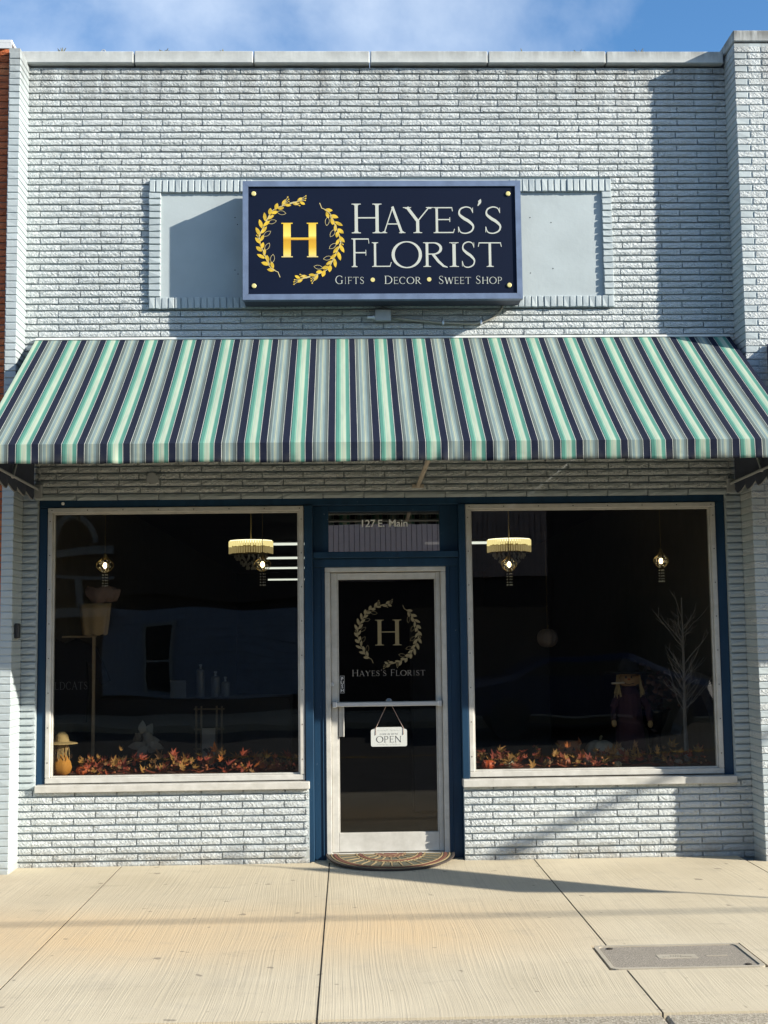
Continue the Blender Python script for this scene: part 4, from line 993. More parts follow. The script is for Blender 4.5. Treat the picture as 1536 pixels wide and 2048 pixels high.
for row, n_, zr in ((0.012, 5, .011), (-0.012, 12, .012)):
    for i in range(n_):
        x = (i - n_ / 2 + .5) * 0.0125; bt.box((x - 0.004, row - zr * .6, -0.001), (x - 0.0015, row + zr * .6, 0.0012)); bt.box((x - 0.0015, row + rr.choice((-.6, 0, .5)) * zr - .001, -0.001), (x + 0.0035, row + rr.choice((0, .3)) * zr + .002, 0.0011))
bt.out('raised_lettering', MT['lidrim'], lt)

# ================================================================== LAMPS INSIDE
MT['gilt'] = simple('dark_gilt', (0.30, 0.23, 0.10), 0.4, 0.7)
MT['crystal'] = simple('grey_crystal', (0.80, 0.78, 0.70), 0.12, 0.0)
MT['bulb'] = emis('lit_bulb', (1.0, 0.78, 0.40), 5.0)
MT['drum'] = emis('lit_crystal', (1.0, 0.84, 0.36), 0.62); MT['drum_low'] = emis('dim_lit_crystal', (0.9, 0.70, 0.30), 0.20)
MT['drum2'] = emis('lit_crystal_bright', (1.0, 0.92, 0.60), 1.4)
MT['tube'] = emis('fluorescent_tube', (0.95, 1.0, 0.88), 0.6)
def make_pendant():
    r = thing('pendant_lamp', '', 'pendant lamp')
    MB().tube([(0, 0, 0.06), (0, 0, 0.86)], 0.0025, 5).lathe([(0.03, 0.86), (0.03, 0.875)], (0, 0, 0), 12).out('cord', MT['gilt'], r)
    c = MB()
    for k in range(6):
        a = R(60 * k + 15); pr_ = [(0.012, 0.075), (0.030, 0.045), (0.062, 0.020), (0.066, -0.008), (0.044, -0.036), (0.016, -0.055)]
        c.tube([(q * math.cos(a), q * math.sin(a), z) for q, z in pr_], 0.0030, 5)
    c.lathe([(0.012, 0.045), (0.014, 0.085), (0.006, 0.10)], (0, 0, 0), 10); c.out('cage', MT['gilt'], r)
    cr_ = MB(); rr = random.Random(3)
    for k in range(34):
        a = rr.uniform(0, 6.28); h = rr.uniform(-0.055, 0.040); q = 0.040 * math.cos(h * 18) + 0.004; cr_.ball((q * math.cos(a), q * math.sin(a), h), 0.0055, 5, 4)
    for k in range(5):
        a = R(72 * k); 
        for j in range(5): cr_.ball((0.020 * math.cos(a), 0.020 * math.sin(a), -0.075 - 0.022 * j), 0.0048 if j < 4 else 0.007, 5, 4)
    cr_.out('crystal_beads', MT['crystal'], r)
    MB().ball((0, 0, 0.0), (0.017, 0.017, 0.024), 10, 7).out('bulb', MT['bulb'], r)
    return r
pp = make_pendant()
for i, (px, py, lab) in enumerate(((210, 1131, 'lit crystal pendant lamp alone in the left half of the left window'), (525, 1129, 'lit crystal pendant lamp hanging before the chandelier in the left window'), (1018, 1129, 'lit crystal pendant lamp hanging before the chandelier in the right window'), (1322, 1122, 'lit crystal pendant lamp alone in the right half of the right window'))):
    o = pp if i == 0 else copy_tree(pp); o.location = at(px, py, 0.70); o['label'] = lab; o['group'] = 'crystal pendants in the shop windows'
def make_chandelier():
    r = thing('chandelier', '', 'chandelier')
    up_, dn = MB(), MB()
    for k in range(54):
        a = 2 * math.pi * k / 54; m_ = Matrix.Rotation(a, 3, 'Z'); rr = random.Random(k)
        for mb, z0, z1, w_ in ((up_, rr.uniform(-.004, .006), .05, .0088), (dn, -.064 + rr.uniform(-.003, .003), rr.uniform(-.010, -.004), .0072)):
            mb.box((-w_, -0.004, z0), (w_, 0.004, z1))
            for i in range(len(mb.v) - 8, len(mb.v)): mb.v[i] = tuple(m_ @ (Vector(mb.v[i]) + Vector((0, -0.205, 0))))
    up_.out('lit_crystal_row', MT['drum'], r); dn.out('lower_crystal_row', MT['drum_low'], r)
    MB().lathe([(0.196, 0.03), (0.200, 0.058), (0.0, 0.058)], (0, 0, 0), 32).out('lit_top', MT['drum2'], r)
    MB().lathe([(0.196, -0.066), (0.206, -0.068), (0.206, -0.073), (0.196, -0.073)], (0, 0, 0), 32).tube([(0, 0, 0.05), (0, 0, 0.62)], 0.006, 6).lathe([(0.06, 0.62), (0.05, 0.64)], (0, 0, 0), 12).out('frame', MT['gilt'], r)
    MB().lathe([(0.18, -0.062), (0.18, 0.03)], (0, 0, 0), 24).out('inner_shade', MT['gilt'], r)
    t_ = MB(); rr = random.Random(8)
    for q, z, n_ in ((0.150, -0.090, 18), (0.135, -0.112, 18), (0.095, -0.150, 12), (0.075, -0.17, 10), (0.04, -0.20, 6)):
        for k in range(n_): a = 2 * math.pi * (k + rr.random() * .4) / n_; t_.ball((q * math.cos(a), q * math.sin(a), z), (0.011, 0.011, 0.017), 6, 5)
    t_.out('crystal_tiers', MT['crystal'], r)
    return r
cc = make_chandelier()
for i, (px, py, lab) in enumerate(((502, 1094, 'lit drum crystal chandelier seen through the left window'), (1018, 1091, 'lit drum crystal chandelier seen through the right window'))):
    o = cc if i == 0 else copy_tree(cc); o.location = at(px, py, 2.6); o['label'] = lab; o['group'] = 'drum chandeliers in the shop'
tubes = ((535, 640, 1088, 6.5, 'lit fluorescent tube seen through the left window, topmost of four'), (520, 622, 1116, 9.3, 'lit fluorescent tube seen through the left window, second from top'), (530, 622, 1136, 12.0, 'lit fluorescent tube seen through the left window, third from top'), (536, 618, 1159, 16.0, 'lit fluorescent tube seen through the left window, lowest of four'), (850, 985, 1086, 6.5, 'lit fluorescent tube left of the chandelier in the right window'))
for x0, x1, py, Y, lab in tubes:
    a, b_ = at(x0, py, Y), at(x1, py, Y); c = (a + b_) / 2; h = (b_.x - a.x) / 2
    r = thing('fluorescent_light', lab, 'light', c, 'fluorescent tubes in the shop')
    MB().tube([(-h, 0, 0), (h, 0, 0)], 0.017, 8).out('tube', MT['tube'], r)
    MB().box((-h, -0.05, 0.02), (h, 0.05, 0.05)).out('fitting', MT['room_pale'], r)

# ================================================================== WINDOW DISPLAYS
def maple(ln, seed, bend=0.3):
    rr = random.Random(seed); pts = []
    prof = [(0, 0.0), (14, .30), (30, .62), (42, .40), (55, .95), (68, .50), (90, 1.1), (112, .50), (125, .95), (138, .40), (150, .62), (166, .30)]
    v = [(0, 0.35 * ln * 0, 0)]
    for a, r_ in prof: v.append((r_ * ln * .5 * math.cos(R(a)), r_ * ln * .5 * math.sin(R(a)), 0))
    v = [(x, y, bend * ln * (abs(x / ln) ** 1.3) - bend * ln * (y / ln) ** 2 + rr.uniform(-.03, .03) * ln) for x, y, _ in v]
    f = [(0, i, i + 1 if i < len(v) - 1 else 1) for i in range(1, len(v))]
    return v, f
LEAFC = [(0.28, 0.045, 0.014), (0.36, 0.10, 0.014), (0.30, 0.15, 0.03), (0.20, 0.028, 0.014), (0.22, 0.11, 0.04), (0.19, 0.04, 0.015)]
LM = [simple('silk_leaf_%s' % n_, c, 0.7, var=0.3, scale=30) for n_, c in zip(('rust', 'orange', 'gold', 'crimson', 'tan', 'brown'), LEAFC)]
leafm = []
for i in range(6):
    for s_ in range(3):
        v, f = maple(0.090 + 0.022 * s_, i * 3 + s_, 0.25 + .1 * s_); leafm.append(mesh('leaf', v, f, LM[i]))
SHELF = 0.627
def garland(x0, x1, n_, seed, label, dens):
    rr = random.Random(seed); c = ((x0 + x1) / 2, 0.22, SHELF); g = thing('leaf_garland', label, 'garland', c, 'autumn leaf garlands in the windows')
    st = MB(); pts = [((x0 - c[0]) + (x1 - x0) * i / 30, 0.04 * math.sin(i * 1.1), 0.025 + 0.012 * math.sin(i * 2.1)) for i in range(31)]; st.tube(pts, 0.006, 5); st.out('stem', LM[5], g)
    for k in range(n_):
        x = rr.uniform(x0, x1) - c[0]; o = link('leaf', rr.choice(leafm) if rr.random() < dens else rr.choice(leafm[6:12]), g, None, (x, rr.uniform(-0.075, 0.26), max(.010, min(.17, rr.gauss(.060, .04)))))
        o.rotation_euler = (rr.uniform(0.2, 1.75), rr.uniform(-.5, .5), rr.uniform(-1.2, 1.2)); s_ = rr.uniform(.7, 1.25); o.scale = (s_, s_, s_)
    bb_ = MB()
    for k in range(26):
        x = rr.uniform(x0, x1) - c[0]; bb_.ball((x, rr.uniform(-.07, .02), rr.uniform(.02, .09)), rr.uniform(.006, .010), 6, 5)
    bb_.out('berries', simple('cream_red_berry', (0.50, 0.20, 0.09), 0.4), g)
garland(-2.06, -0.40, 285, 21, 'dense red and brown autumn leaf garland along the left window', 0.9)
garland(0.98, 2.72, 215, 22, 'loose orange and gold autumn leaf garland along the right window', 0.5)
pumpm = {}
def pumpkin(px, py, Y, rad, col, lab, squash=.75, name='pumpkin', rest_=True):
    p = at(px, py, Y); z = SHELF + rad * squash * .93 if rest_ else p.z
    r = thing(name, lab, name.replace('_', ' '), (p.x, Y, z - rad * squash)); prof = []
    for i in range(11):
        a = math.pi * i / 10; prof.append((max(.0008, rad * math.sin(a) ** .8), rad * squash * (1 - math.cos(a)) - (0.12 * rad * squash if i == 10 else 0)))
    MB().lathe(prof, n=40, wob=0.07, lobes=9).out('body', simple('pumpkin_skin_%d' % px, col, 0.55, var=0.12, scale=14), r, smooth=True)
    MB().tube([(0, 0, 1.82 * rad * squash), (0.01 * rad, 0, 2.1 * rad * squash), (.12 * rad, 0, 2.35 * rad * squash)], [.13 * rad, .09 * rad, .10 * rad], 7).out('stalk', simple('stalk_%d' % px, (0.16, 0.12, 0.05), 0.8), r)
    return r
for px, py, Y, rad, col, lab in ((165, 1540, .24, .046, (0.48, .10, .025), 'small bright orange pumpkin beside the gourd doll in the left window'),
                                 (192, 1540, .25, .033, (0.42, .22, .05), 'small tan pumpkin near the left end of the left garland'),
                                 (545, 1535, .27, .042, (0.42, .12, .03), 'orange mini pumpkin at the right end of the left garland'),
                                 (492, 1537, .25, .040, (0.50, .17, .03), 'amber mini pumpkin right of centre in the left garland'),
                                 (976, 1540, .22, .050, (0.52, .09, .025), 'bright orange pumpkin at the left end of the right window'),
                                 (1127, 1535, .30, .058, (0.34, .09, .03), 'dull orange pumpkin below the paper bag in the right window'),
                                 (1014, 1528, .32, .050, (0.30, .29, .20), 'grey green gourd near the left end of the right garland'),
                                 (1098, 1515, .42, .040, (0.34, .32, .22), 'pale green pumpkin behind the right garland'),
                                 (1180, 1525, .34, .052, (0.40, .35, .24), 'pale ribbed pumpkin in front of the white pumpkins'),
                                 (1235, 1540, .22, .032, (0.46, .36, .20), 'tiny cream gourd in the right garland'),
                                 (1355, 1520, .26, .036, (0.44, .30, .20), 'pinkish pumpkin in the right half of the right garland')):
    pumpkin(px, py, Y, rad, col, lab)['group'] = 'pumpkins on the window shelves'
CREAM = (0.36, 0.30, 0.22)
for px, Y, rad, lab in ((1200, .60, .115, 'large cream cloth pumpkin standing on the right window shelf'), (1232, .50, .085, 'smaller cream cloth pumpkin in front of the large cream one')):
    pumpkin(px, 1480, Y, rad, CREAM, lab, .8)
hp = pumpkin(1095, 1276, 1.5, .085, (0.22, 0.17, 0.14), 'dim paper pumpkin hanging inside the right window', .95, 'paper_pumpkin', False)
MB().tube([(0, 0, .16), (0, 0, 1.0)], .002, 4).out('thread', MT['gilt'], hp)
# gourd doll with straw hat at the left end
straw = simple('straw', (0.40, 0.29, 0.13), 0.85, bump=0.6, bscale=120); burlap = simple('burlap', (0.42, 0.27, 0.12), 0.95, bump=0.5, bscale=200)
gp = at(118, 1545, 0.20)
gd_ = thing('gourd_doll', 'orange gourd doll in a straw hat at the left window corner', 'doll', (gp.x + 0.01, 0.235, SHELF))
MB().lathe([(.03, 0), (.062, .02), (.075, .06), (.066, .10), (.045, .14), (.034, .16)], n=24, wob=.05, lobes=6).out('body', simple('orange_cloth', (0.50, 0.22, 0.03), 0.8, bump=0.3), gd_, smooth=True)
MB().ball((0, 0, .205), (.05, .046, .052), 16, 10).out('head', burlap, gd_, smooth=True)
MB().lathe([(.115, .235), (.11, .242), (.055, .252), (.046, .30), (.02, .325), (.0, .327)], n=20, wob=.04, lobes=3).out('hat', straw, gd_)
hr = MB(); rr = random.Random(9)
for k in range(26):
    a = rr.uniform(-3.2, 0.3); hr.tube([(.045 * math.cos(a), .045 * math.sin(a), .235), (.056 * math.cos(a), .056 * math.sin(a), .19), (.06 * math.cos(a), .062 * math.sin(a), .13 + rr.uniform(-.02, .03))], .003, 4)
hr.out('hair', straw, gd_)
ey = MB()
for x in (-.016, .018): ey.ball((x, -.044, .212), .005, 6, 5)
ey.out('eyes', MT['dark'], gd_)
# jacket stand with tan garment and hat box
gs = at(186, 1480, .75)
gt = thing('garment_stand', 'thin wooden stand holding a tan skirt in the left window', 'stand', (gs.x, .75, SHELF))
wood = simple('dim_wood', (0.30, 0.22, 0.13), 0.6, var=.2, scale=12)
zt_ = at(186, 1272, .75).z - SHELF
MB().box((-.012, -.012, 0), (.012, .012, zt_), .003).box((-.25, -.010, zt_ - .012), (.02, .010, zt_ + .004), .002).lathe([(.11, 0), (.11, .012), (.02, .02)], n=20).out('post', wood, gt)
sk = MB(); zb_, z2 = at(186, 1270, .75).z - SHELF, at(186, 1207, .75).z - SHELF; n_ = 40
for j in range(7):
    t_ = j / 6
    for i in range(n_):
        a = 2 * math.pi * i / n_; w_ = .125 - .034 * t_; q = 1 + (.09 * t_ + .05) * math.sin(a * 7 + .6 * math.sin(a))
        sk.v.append((.005 + w_ * q * math.cos(a), .055 * q * math.sin(a), z2 + (zb_ - z2) * t_ + .006 * math.sin(a * 7) * t_))
for j in range(6): sk.f += [(j * n_ + i, j * n_ + (i + 1) % n_, (j + 1) * n_ + (i + 1) % n_, (j + 1) * n_ + i) for i in range(n_)]
sk.f.append(tuple(range(n_)))
o = sk.out('tan_skirt', simple('tan_fabric', (0.34, 0.24, 0.13), 0.9, bump=.2), None, None, (gs.x, .75, SHELF), True); tag(o, 'tan pleated skirt hanging from the stand in the left window', 'skirt')
bs = at(205, 1190, .75); bsk = MB(); rr = random.Random(4)
bsk.lathe([(.03, -.065), (.075, -.058), (.11, -.035), (.130, -.005), (.139, .025), (.135, .048), (.118, .058), (.09, .062), (.06, .05), (.02, .045)], n=36, wob=.035, lobes=7)
for i in range(len(bsk.v)): x, y, z = bsk.v[i]; bsk.v[i] = (x, y * .6, z + .008 * math.sin(x * 40) + .006 * math.sin(x * 93 + y * 50))
o = bsk.out('crumpled_bowl_bag', simple('mauve_brown_paper', (0.20, 0.14, 0.125), 0.8, bump=.6, bscale=40), None, None, (bs.x, .75, bs.z)); tag(o, 'crumpled mauve paper bag resting on the tan skirt', 'paper bag')
# dark sweatshirt with lettering
ws = at(130, 1370, .95)
tsr = thing('sweatshirt', 'dark sweatshirt with WILDCATS lettering in the left window corner', 'sweatshirt', (ws.x, .95, ws.z - .3))
b_ = MB(); out_ = [(-.17, 0), (.17, 0), (.185, .30), (.17, .50), (.30, .30), (.36, .33), (.25, .60), (.09, .67), (.0, .63), (-.09, .67), (-.25, .60)]; b_.poly(out_, -.04, .08); b_.out('body', simple('black_fleece', (0.012, 0.012, 0.016), 0.95), tsr)
wl = MB(); gpc = simple('grey_print_cloth', (0.30, 0.30, 0.31), 0.8); add_line(wl, 'WILDCATS', -.16, .195, .265, .325, -.043, .002, range(8), .82, lambda m_: m_.out('letter', gpc, tsr))
# pale fabric flower
fp = at(290, 1478, .55); flw = thing('fabric_flower', 'pale grey fabric lily spray on the left window shelf', 'flower', (fp.x, .55, SHELF)); rr = random.Random(6); h0 = fp.z - SHELF
MB().tube([(0, 0, 0), (.01, 0, h0 * .6), (0, 0, h0)], .005, 6).out('stem', simple('grey_green', (0.10, 0.11, 0.08), .8), flw)
pm_ = simple('pale_silk', (0.15, 0.145, 0.125), .7)
for k in range(22):
    ln = rr.uniform(.06, .14); v = []; n_ = 6
    for i in range(n_ + 1):
        t_ = i / n_; w_ = .030 * math.sin(math.pi * min(1, t_ * .95 + .05)) + .001
        v += [(-w_, ln * t_, .05 * t_ - .09 * t_ * t_), (w_, ln * t_, .05 * t_ - .09 * t_ * t_ + .004)]
    o = link('petal', mesh('petal', v, [(2 * i, 2 * i + 1, 2 * i + 3, 2 * i + 2) for i in range(n_)], pm_), flw, None, (rr.uniform(-.03, .03), rr.uniform(-.03, 0), h0 + rr.uniform(-.08, .06))); o.rotation_euler = (R(90) + rr.uniform(-.7, .5), rr.uniform(0, 6.28), rr.uniform(-.3, .3))
# bamboo picture stand with orchid card
fp = at(418, 1465, .7); pf = thing('picture_stand', 'bamboo stand holding a dark flower print in the left window', 'picture', (fp.x, .7, SHELF)); h0 = at(418, 1412, .7).z - SHELF
f_ = MB()
for x in (-.10, -.06, .06, .10): f_.tube([(x, 0, 0), (x, 0, h0)], .008, 7)
for z in (h0 * .95, h0 * .62, h0 * .3): f_.tube([(-.12, 0, z), (.12, 0, z)], .007, 7)
f_.out('frame', simple('dark_bamboo', (0.10, 0.075, 0.045), .6), pf)
MB().box((-.052, -.02, .005), (.052, -.012, h0 * .64), .001).out('card', simple('pale_card', (0.20, 0.18, 0.15), .8), pf)
fl = MB(); rr = random.Random(12)
for k in range(16): fl.poly(leaf_pts(Vector((rr.uniform(-.01, .05), rr.uniform(.02, .15))), rr.uniform(0, 6.28), .04, .012), -.0215 - k * .0001, .0006)
fl.out('flower_print', MT['dark'], pf)
# bottles and cards on the dark counter
btm = simple('milky_bottle', (0.13, 0.13, 0.12), .4); bz = 1.121
for px, pt_, lab in ((401, 1338, 'tallest pale pump bottle on the counter in the left window'), (431, 1352, 'middle sized pale bottle between two others on the counter'), (451, 1363, 'shortest pale bottle on the counter in the left window')):
    p = at(px, pt_, 1.85); h_ = p.z - bz; b2 = thing('bottle', lab, 'bottle', (p.x, 1.85, bz), 'pale bottles on the counter'); r_ = .036
    MB().lathe([(r_ * .9, 0), (r_, .006), (r_, h_ - .012), (r_ * .5, h_)], n=20).out('body', btm, b2, smooth=False); MB().tube([(0, 0, h_), (0, 0, h_ + .03)], .009, 8).box((-.012, -.03, h_ + .028), (.012, .012, h_ + .04), .002).out('pump', MT['grey_metal'], b2)
p = at(356, 1376, 1.75); tag(MB().box((p.x - .07, 1.75, bz), (p.x + .07, 1.765, bz + .15), .002).out('square_card', simple('grey_card', (0.13, 0.13, 0.13), .8)), 'square grey card standing on the counter in the left window', 'card')
# scarecrow doll in the right window
dp = at(1258, 1395, .65); dl_ = thing('scarecrow_doll', 'scarecrow doll with dark hat and burlap face in the right window', 'doll', (dp.x, .65, SHELF)); hz_ = at(1258, 1357, .65).z - SHELF
MB().ball((0, 0, hz_), (.095, .075, .070), 20, 12).out('head', simple('doll_face_cloth', (0.28, 0.17, 0.08), .9, bump=.4, bscale=200), dl_, smooth=True)
MB().lathe([(.19, hz_ + .040), (.185, hz_ + .05), (.085, hz_ + .055), (.070, hz_ + .12), (.045, hz_ + .16), (.0, hz_ + .17)], n=24, wob=.03, lobes=3).out('hat', simple('black_felt', (0.012, 0.011, 0.014), .95), dl_)
MB().lathe([(.10, .0), (.13, .02), (.12, .15), (.085, hz_ - .12), (.05, hz_ - .06)], n=20).tube([(-.08, 0, hz_ - .13), (-.13, -.02, hz_ - .22), (-.135, -.05, hz_ - .32)], [.035, .03, .025], 8).tube([(.08, 0, hz_ - .13), (.14, -.02, hz_ - .22), (.15, -.05, hz_ - .33)], [.035, .03, .025], 8).out('coat', simple('dark_plaid', (0.045, 0.016, 0.022), .95), dl_)
MB().ball((-.135, -.055, hz_ - .345), (.022, .02, .03), 8, 6).ball((.15, -.055, hz_ - .355), (.022, .02, .03), 8, 6).out('hands', burlap, dl_)
hr = MB(); rr = random.Random(15)
for k in range(40):
    s_ = rr.choice((-1, 1)); a = rr.uniform(-.6, .6); x = s_ * .09 * math.cos(a); y = .06 * math.sin(a); hr.tube([(x, y, hz_ + .03), (x * 1.12, y - .01, hz_ - .05), (x * 1.15 + rr.uniform(-.02, .02), y - .02, hz_ - .10 - rr.uniform(0, .06))], .0035, 4)
hr.out('straw_hair', straw, dl_)
fc = MB()
for x in (-.025, .018): fc.ball((x - .01, -.072, hz_ + .012), (.008, .006, .010), 8, 6)
fc.tube([(-.05, -.066, hz_ - .035), (-.015, -.074, hz_ - .045), (.03, -.068, hz_ - .035)], .003, 5); fc.out('eyes_and_mouth', MT['dark'], dl_)
MB().lathe([(.013, 0), (.008, .012), (.0, .016)], (-.012, -.076, hz_ - .010), 8).out('nose', simple('rust_felt', (0.30, .07, .02), .9), dl_)
MB().tube([(-.05, -.07, hz_ - .030), (-.16, -.12, hz_ - .032)], .008, 7).out('pipe', simple('pale_stick', (0.42, .34, .24), .7), dl_)
# white twig tree
tp_ = at(1373, 1492, .62); tt = thing('twig_tree', 'bare white painted twig tree in the right window', 'twig tree', (tp_.x, .62, SHELF)); rr = random.Random(18)
trunk = MB(); H_ = at(1373, 1195, .62).z - SHELF; trunk.tube([(0, 0, 0), (-.005, 0, .3), (.0, 0, H_ * .6), (.0, 0, H_)], [.020, .015, .010, .004], 7)
tw = simple('white_twig', (0.34, .31, .29), .8); trunk.out('trunk', tw, tt); br_ = MB()
for k in range(46):
    z0_ = rr.uniform(.28, .86) * H_; s_ = rr.choice((-1, -1, -1, 1, 1)); ln = rr.uniform(.10, .40); p_ = Vector((rr.uniform(-.004, .004), 0, z0_)); d = Vector((s_ * rr.uniform(.15, 1.0), rr.uniform(-.5, .3), rr.uniform(.35, 1.1))).normalized(); pts = [p_.copy()]
    for q in range(5):
        d = (d + Vector((rr.uniform(-.22, .22), rr.uniform(-.2, .2), rr.uniform(-.10, .22)))).normalized(); p_ = p_ + d * ln / 5; pts.append(p_.copy())
    br_.tube(pts, [.0035, .003, .0026, .0022, .0017, .0010], 4)
    for q in range(3):
        e = pts[rr.randrange(1, 5)]; br_.tube([e, e + Vector((s_ * rr.uniform(-.02, .07), rr.uniform(-.03, .03), rr.uniform(.02, .09)))], [.0018, .0009], 4)
br_.out('twigs', tw, tt)
# jack-o'-lantern gift bag
jp_ = at(1137, 1500, .5); jk = thing('paper_bag', 'brown paper bag with cut out eyes in the right window', 'bag', (jp_.x, .5, SHELF)); hh = at(1137, 1483, .5).z - SHELF
MB().add([(-.07, -.045, 0), (.07, -.045, 0), (.07, .045, 0), (-.07, .045, 0), (-.085, -.05, hh), (.088, -.05, hh + .004), (.088, .05, hh), (-.085, .05, hh + .003)], [(0, 1, 2, 3), (0, 4, 5, 1), (1, 5, 6, 2), (2, 6, 7, 3), (3, 7, 4, 0)]).out('bag', simple('kraft_paper', (0.26, .12, .06), .85), jk)
MB().poly([(-.045, hh * .62), (-.02, hh * .62), (-.032, hh * .80)], -.0515, .002).poly([(.018, hh * .62), (.045, hh * .62), (.031, hh * .80)], -.0515, .002).out('eye_cutouts', MT['dark'], jk)
# tall dark urn with grey jacket-like foliage, right corner
up = at(1310, 1470, .75); ur = thing('black_urn', 'tall black pedestal urn beside the scarecrow doll', 'urn', (up.x, .75, SHELF))
MB().lathe([(.13, 0), (.13, .02), (.06, .05), (.045, .12), (.05, .22), (.09, .30), (.12, .38), (.125, .40), (.0, .39)], n=24).out('vessel', simple('black_glaze', (0.010, .010, .010), .25), ur, smooth=True)
fo = MB(); rr = random.Random(31)
for k in range(90):
    c = Vector((rr.gauss(0, .09), rr.gauss(0, .06), .5 + rr.gauss(0, .10))); a = rr.uniform(0, 6.28); d = Vector((math.cos(a), rr.uniform(-.5, .5), math.sin(a))) * .05; q = Vector((-d.z, 0, d.x)) * .3; fo.add([c, c + d * .5 + q, c + d, c + d * .5 - q], [(0, 1, 2, 3)])
fo.out('dried_foliage', simple('dried_leaves', (0.10, .055, .04), .9), ur)
gp_ = at(1390, 1360, .9); gj = thing('grey_satin_bow', 'large grey satin ribbon bow hanging behind the twig tree', 'bow', (gp_.x, .9, gp_.z))
sat = simple('grey_satin', (0.17, .16, .15), .3, var=.15, scale=20)
bw = MB()
for s_ in (-1, 1):
    v = []; n_ = 10
    for i in range(n_ + 1):
        a = math.pi * i / n_; v += [(s_ * .14 * math.sin(a), -.05 + .05 * math.cos(a), .02 + .05 * math.cos(a) - .03 * math.sin(a)), (s_ * .15 * math.sin(a), .05 * math.cos(a), -.09 + .03 * math.cos(a) - .04 * math.sin(a))]
    bw.add(v, [(2 * i, 2 * i + 1, 2 * i + 3, 2 * i + 2) for i in range(n_)])
    v = []
    for i in range(n_ + 1):
        t_ = i / n_; v += [(s_ * (.02 + .12 * t_), -.03 + .02 * math.sin(t_ * 9), -.05 - .40 * t_), (s_ * (.06 + .16 * t_), -.01 + .02 * math.sin(t_ * 9 + 1), -.04 - .38 * t_)]
    bw.add(v, [(2 * i, 2 * i + 1, 2 * i + 3, 2 * i + 2) for i in range(n_)])
bw.out('loops', sat, gj, smooth=True); MB().ball((0, -.03, -.03), (.03, .03, .04), 10, 7).out('knot', sat, gj, smooth=True)

# ================================================================== ACROSS THE STREET (seen only as reflections)
def far_building(name, label, x0, x1, h, wallm, loc_y=-19.0):
    r = thing(name, label, 'building', ((x0 + x1) / 2, loc_y, 0)); return r, ((x0 + x1) / 2, loc_y, 0)
sid = simple('blue_grey_siding', (0.33, 0.37, 0.46), .7); shg = simple('brown_shingle', (0.10, .07, .055), .9, bump=.5, bscale=30); dkb = simple('dark_far_brick', (0.085, .06, .05), .9)
fa, FB = far_building('blue_siding_shop', 'blue lap sided shop across the street', -13, -0.9, 4.6, sid)
MB().box((-13, -27, -.1), (-.91, -19.05, 5.4)).out('wall', dkb, fa, FB)
for k in range(16):
    MB().box((-5.4, -19.05 - .0, .35 + .12 * k), (-1.0, -18.99 - .012 * (k % 2), .465 + .12 * k)).out('siding_board', sid, fa, FB)
for i in range(10): MB().box((-13, -18.98 + .03 * (i % 2) - i * .02, 2.5 + .16 * i), (-.95, -18.90 - i * .02, 2.67 + .16 * i)).out('shingle_course', shg, fa, FB)
for x in (-4.12,): MB().box((x - .28, -18.99, .5), (x + .28, -18.955, 1.95)).out('window', MT['dark'], fa, FB)
fb_, FBB = far_building('metal_fronted_shop', 'shop with tan ribbed metal front across the street', -.9, 5.0, 5.0, sid)
MB().box((-.89, -27, -.1), (4.6, -19.05, 7.4)).out('wall', dkb, fb_, FBB)
pk = simple('tan_pink_metal_siding', (0.58, .40, .34), .55, var=.05)
for i in range(46):
    x = -.88 + i * .117; MB().box((x, -19.03, 2.9), (x + .107, -18.97, 7.1), .006).out('ribbed_panel', pk, fb_, FBB)
MB().box((-.88, -19.04, 2.9), (4.6, -19.0, 7.1)).out('panel_backing', dkb, fb_, FBB)
fc_, FCB = far_building('dark_brick_shop', 'dark brick shop across the street right of the metal front', 5.0, 16, 6, dkb)
MB().box((4.61, -27, -.1), (16, -19.0, 6.2)).out('wall', dkb, fc_, FCB)
for x in (7, 10, 13): MB().box((x - .9, -19.01, .6), (x + .9, -18.96, 2.4)).out('window', MT['dark'], fc_, FCB)

ptr = simple('pale_far_trim', (0.42, .41, .38), .7)
ar = MB(); ar.tube([(-6.0 + .42 * math.cos(R(a)), -18.85, 3.75 + .55 * math.sin(R(a))) for a in range(0, 181, 15)], .07, 6)
ar.box((-6.9, -18.92, 3.55), (-5.2, -18.80, 3.70)).box((-6.9, -18.92, 2.95), (-5.2, -18.80, 3.05)).box((-5.95, -18.92, 2.3), (-5.82, -18.80, 2.95)).box((-6.9, -18.92, 2.15), (-5.2, -18.80, 2.28)).out('arched_window_trim', ptr, fa, FB)
for x in (-4.12,): MB().box((x - .36, -18.965, .42), (x - .28, -18.93, 2.03)).box((x + .28, -18.965, .42), (x + .36, -18.93, 2.03)).box((x - .28, -18.965, 1.95), (x + .28, -18.93, 2.03)).box((x - .28, -18.965, 1.16), (x + .28, -18.935, 1.21)).out('window_trim', ptr, fa, FB)
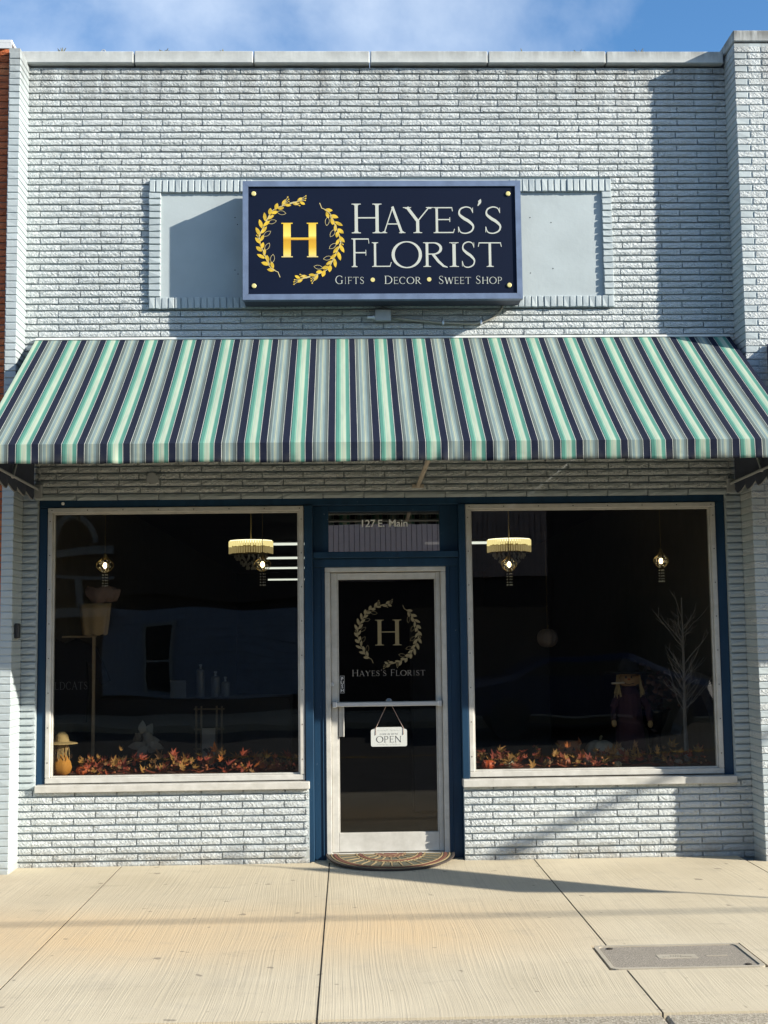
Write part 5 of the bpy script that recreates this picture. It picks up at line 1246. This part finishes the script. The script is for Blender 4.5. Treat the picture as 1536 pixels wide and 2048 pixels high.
# a dark blue car parked on the far side
car = thing('parked_car', 'dark blue car parked on the far side of the street', 'car', (4.2, -13.6, -.13)); CB = (4.2, -13.6, -.13)
cpt = simple('dark_blue_car_paint', (0.012, .028, .085), .25); cgl = simple('car_glass', (.02, .022, .025), .1)
prof = [(-2.2, .32), (-2.25, .62), (-2.1, .86), (-1.35, .95), (-.75, 1.36), (.75, 1.40), (1.45, 1.0), (2.1, .92), (2.25, .62), (2.2, .32)]
def loft(pr_, half, inset):
    mb = MB(); n_ = len(pr_); secs = [(-half, inset), (-half + .12, 0), (half - .12, 0), (half, inset)]
    for y, q in secs: mb.v += [(4.2 + x * (1 - q * .04), -13.6 + y, -.13 + .32 + (z - .32) * (1 - q * .12)) for x, z in pr_]
    for a in range(3): mb.f += [(a * n_ + i, a * n_ + (i + 1) % n_, (a + 1) * n_ + (i + 1) % n_, (a + 1) * n_ + i) for i in range(n_)]
    mb.f += [tuple(range(n_)), tuple(range(3 * n_, 4 * n_))[::-1]]; return mb
loft(prof, .88, 1).out('body', cpt, car, CB)
MB().poly([(4.2 - 1.15, .83), (4.2 - .68, 1.14), (4.2 + .66, 1.16), (4.2 + 1.2, .84)], -12.735, .02).out('side_window', cgl, car, CB)
for x in (-1.4, 1.4):
    for y in (-.80, .80):
        wh_ = MB().lathe([(.20, -.11), (.33, -.10), (.34, 0), (.33, .10), (.20, .11)], (4.2 + x, -13.6 + y, .20), 22, axis='y').out('wheel', MT['dark'], car, CB)
        MB().lathe([(.19, -.115), (.19, .115)], (4.2 + x, -13.6 + y, .20), 14, axis='y').out('rim', MT['screw'], wh_)
# unseen diamond sign and post, added at right to cast the pavement shadow
sp_ = thing('shadow_sign', 'unseen yellow diamond plate on a post, added to cast the pavement shadow', 'shadow caster', (6.25, -3.15, 0))
MB().tube([(0, 0, 0), (0, 0, 3.45)], .013, 8).out('post', MT['grey_metal'], sp_)
dm = MB().poly([(0, -.60), (.52, 0), (0, .60), (-.52, 0)], 0, .004).out('plate', simple('yellow_plate', (0.7, .45, .03), .5), sp_, None, (0.0, -.02, 2.55)); dm.rotation_euler = (0, 0, R(-62))
up_ = thing('utility_pole', 'wooden utility pole carrying a cable along the kerb', 'utility pole', (30, -7.4, 0))
MB().tube([(0, 0, 0), (0, 0, 8)], [.16, .12], 10).out('pole', wood, up_)
cbl = MB(); cbl.tube([(-30 + 3 * i, -7.42, 6.05 - .25 * math.sin(math.pi * i / 20)) for i in range(21)], .020, 6); tag(cbl.out('overhead_cable', MT['dark']), 'thick black cable strung above the street', 'cable')
gw = [Vector((2.3, 0, .56)) + 3.5 * Vector((2.25, -1, 1.056)), Vector((1.25, 0, .10)) + 3.5 * Vector((2.25, -1, 1.056))]  # unseen post and sloping arm, added to cast the slanting band on the wall
dv = (gw[0] - gw[1]); lo, hi = gw[1] - dv * .05, gw[0] + dv * 1.6
sl_ = thing('shadow_arm', 'unseen grey post with a sloping arm, added to cast the wall shadow', 'street lamp', (hi.x, hi.y, 0))
MB().tube([(hi.x, hi.y, 0), (hi.x, hi.y, hi.z + .2)], [.09, .06], 10).out('post', MT['grey_metal'], sl_, (hi.x, hi.y, 0))
MB().tube([lo, hi], .032, 8).out('arm', MT['grey_metal'], sl_, (hi.x, hi.y, 0))
MB().ball(tuple(lo), (.12, .08, .06), 12, 8).out('arm_end', MT['grey_metal'], sl_, (hi.x, hi.y, 0))
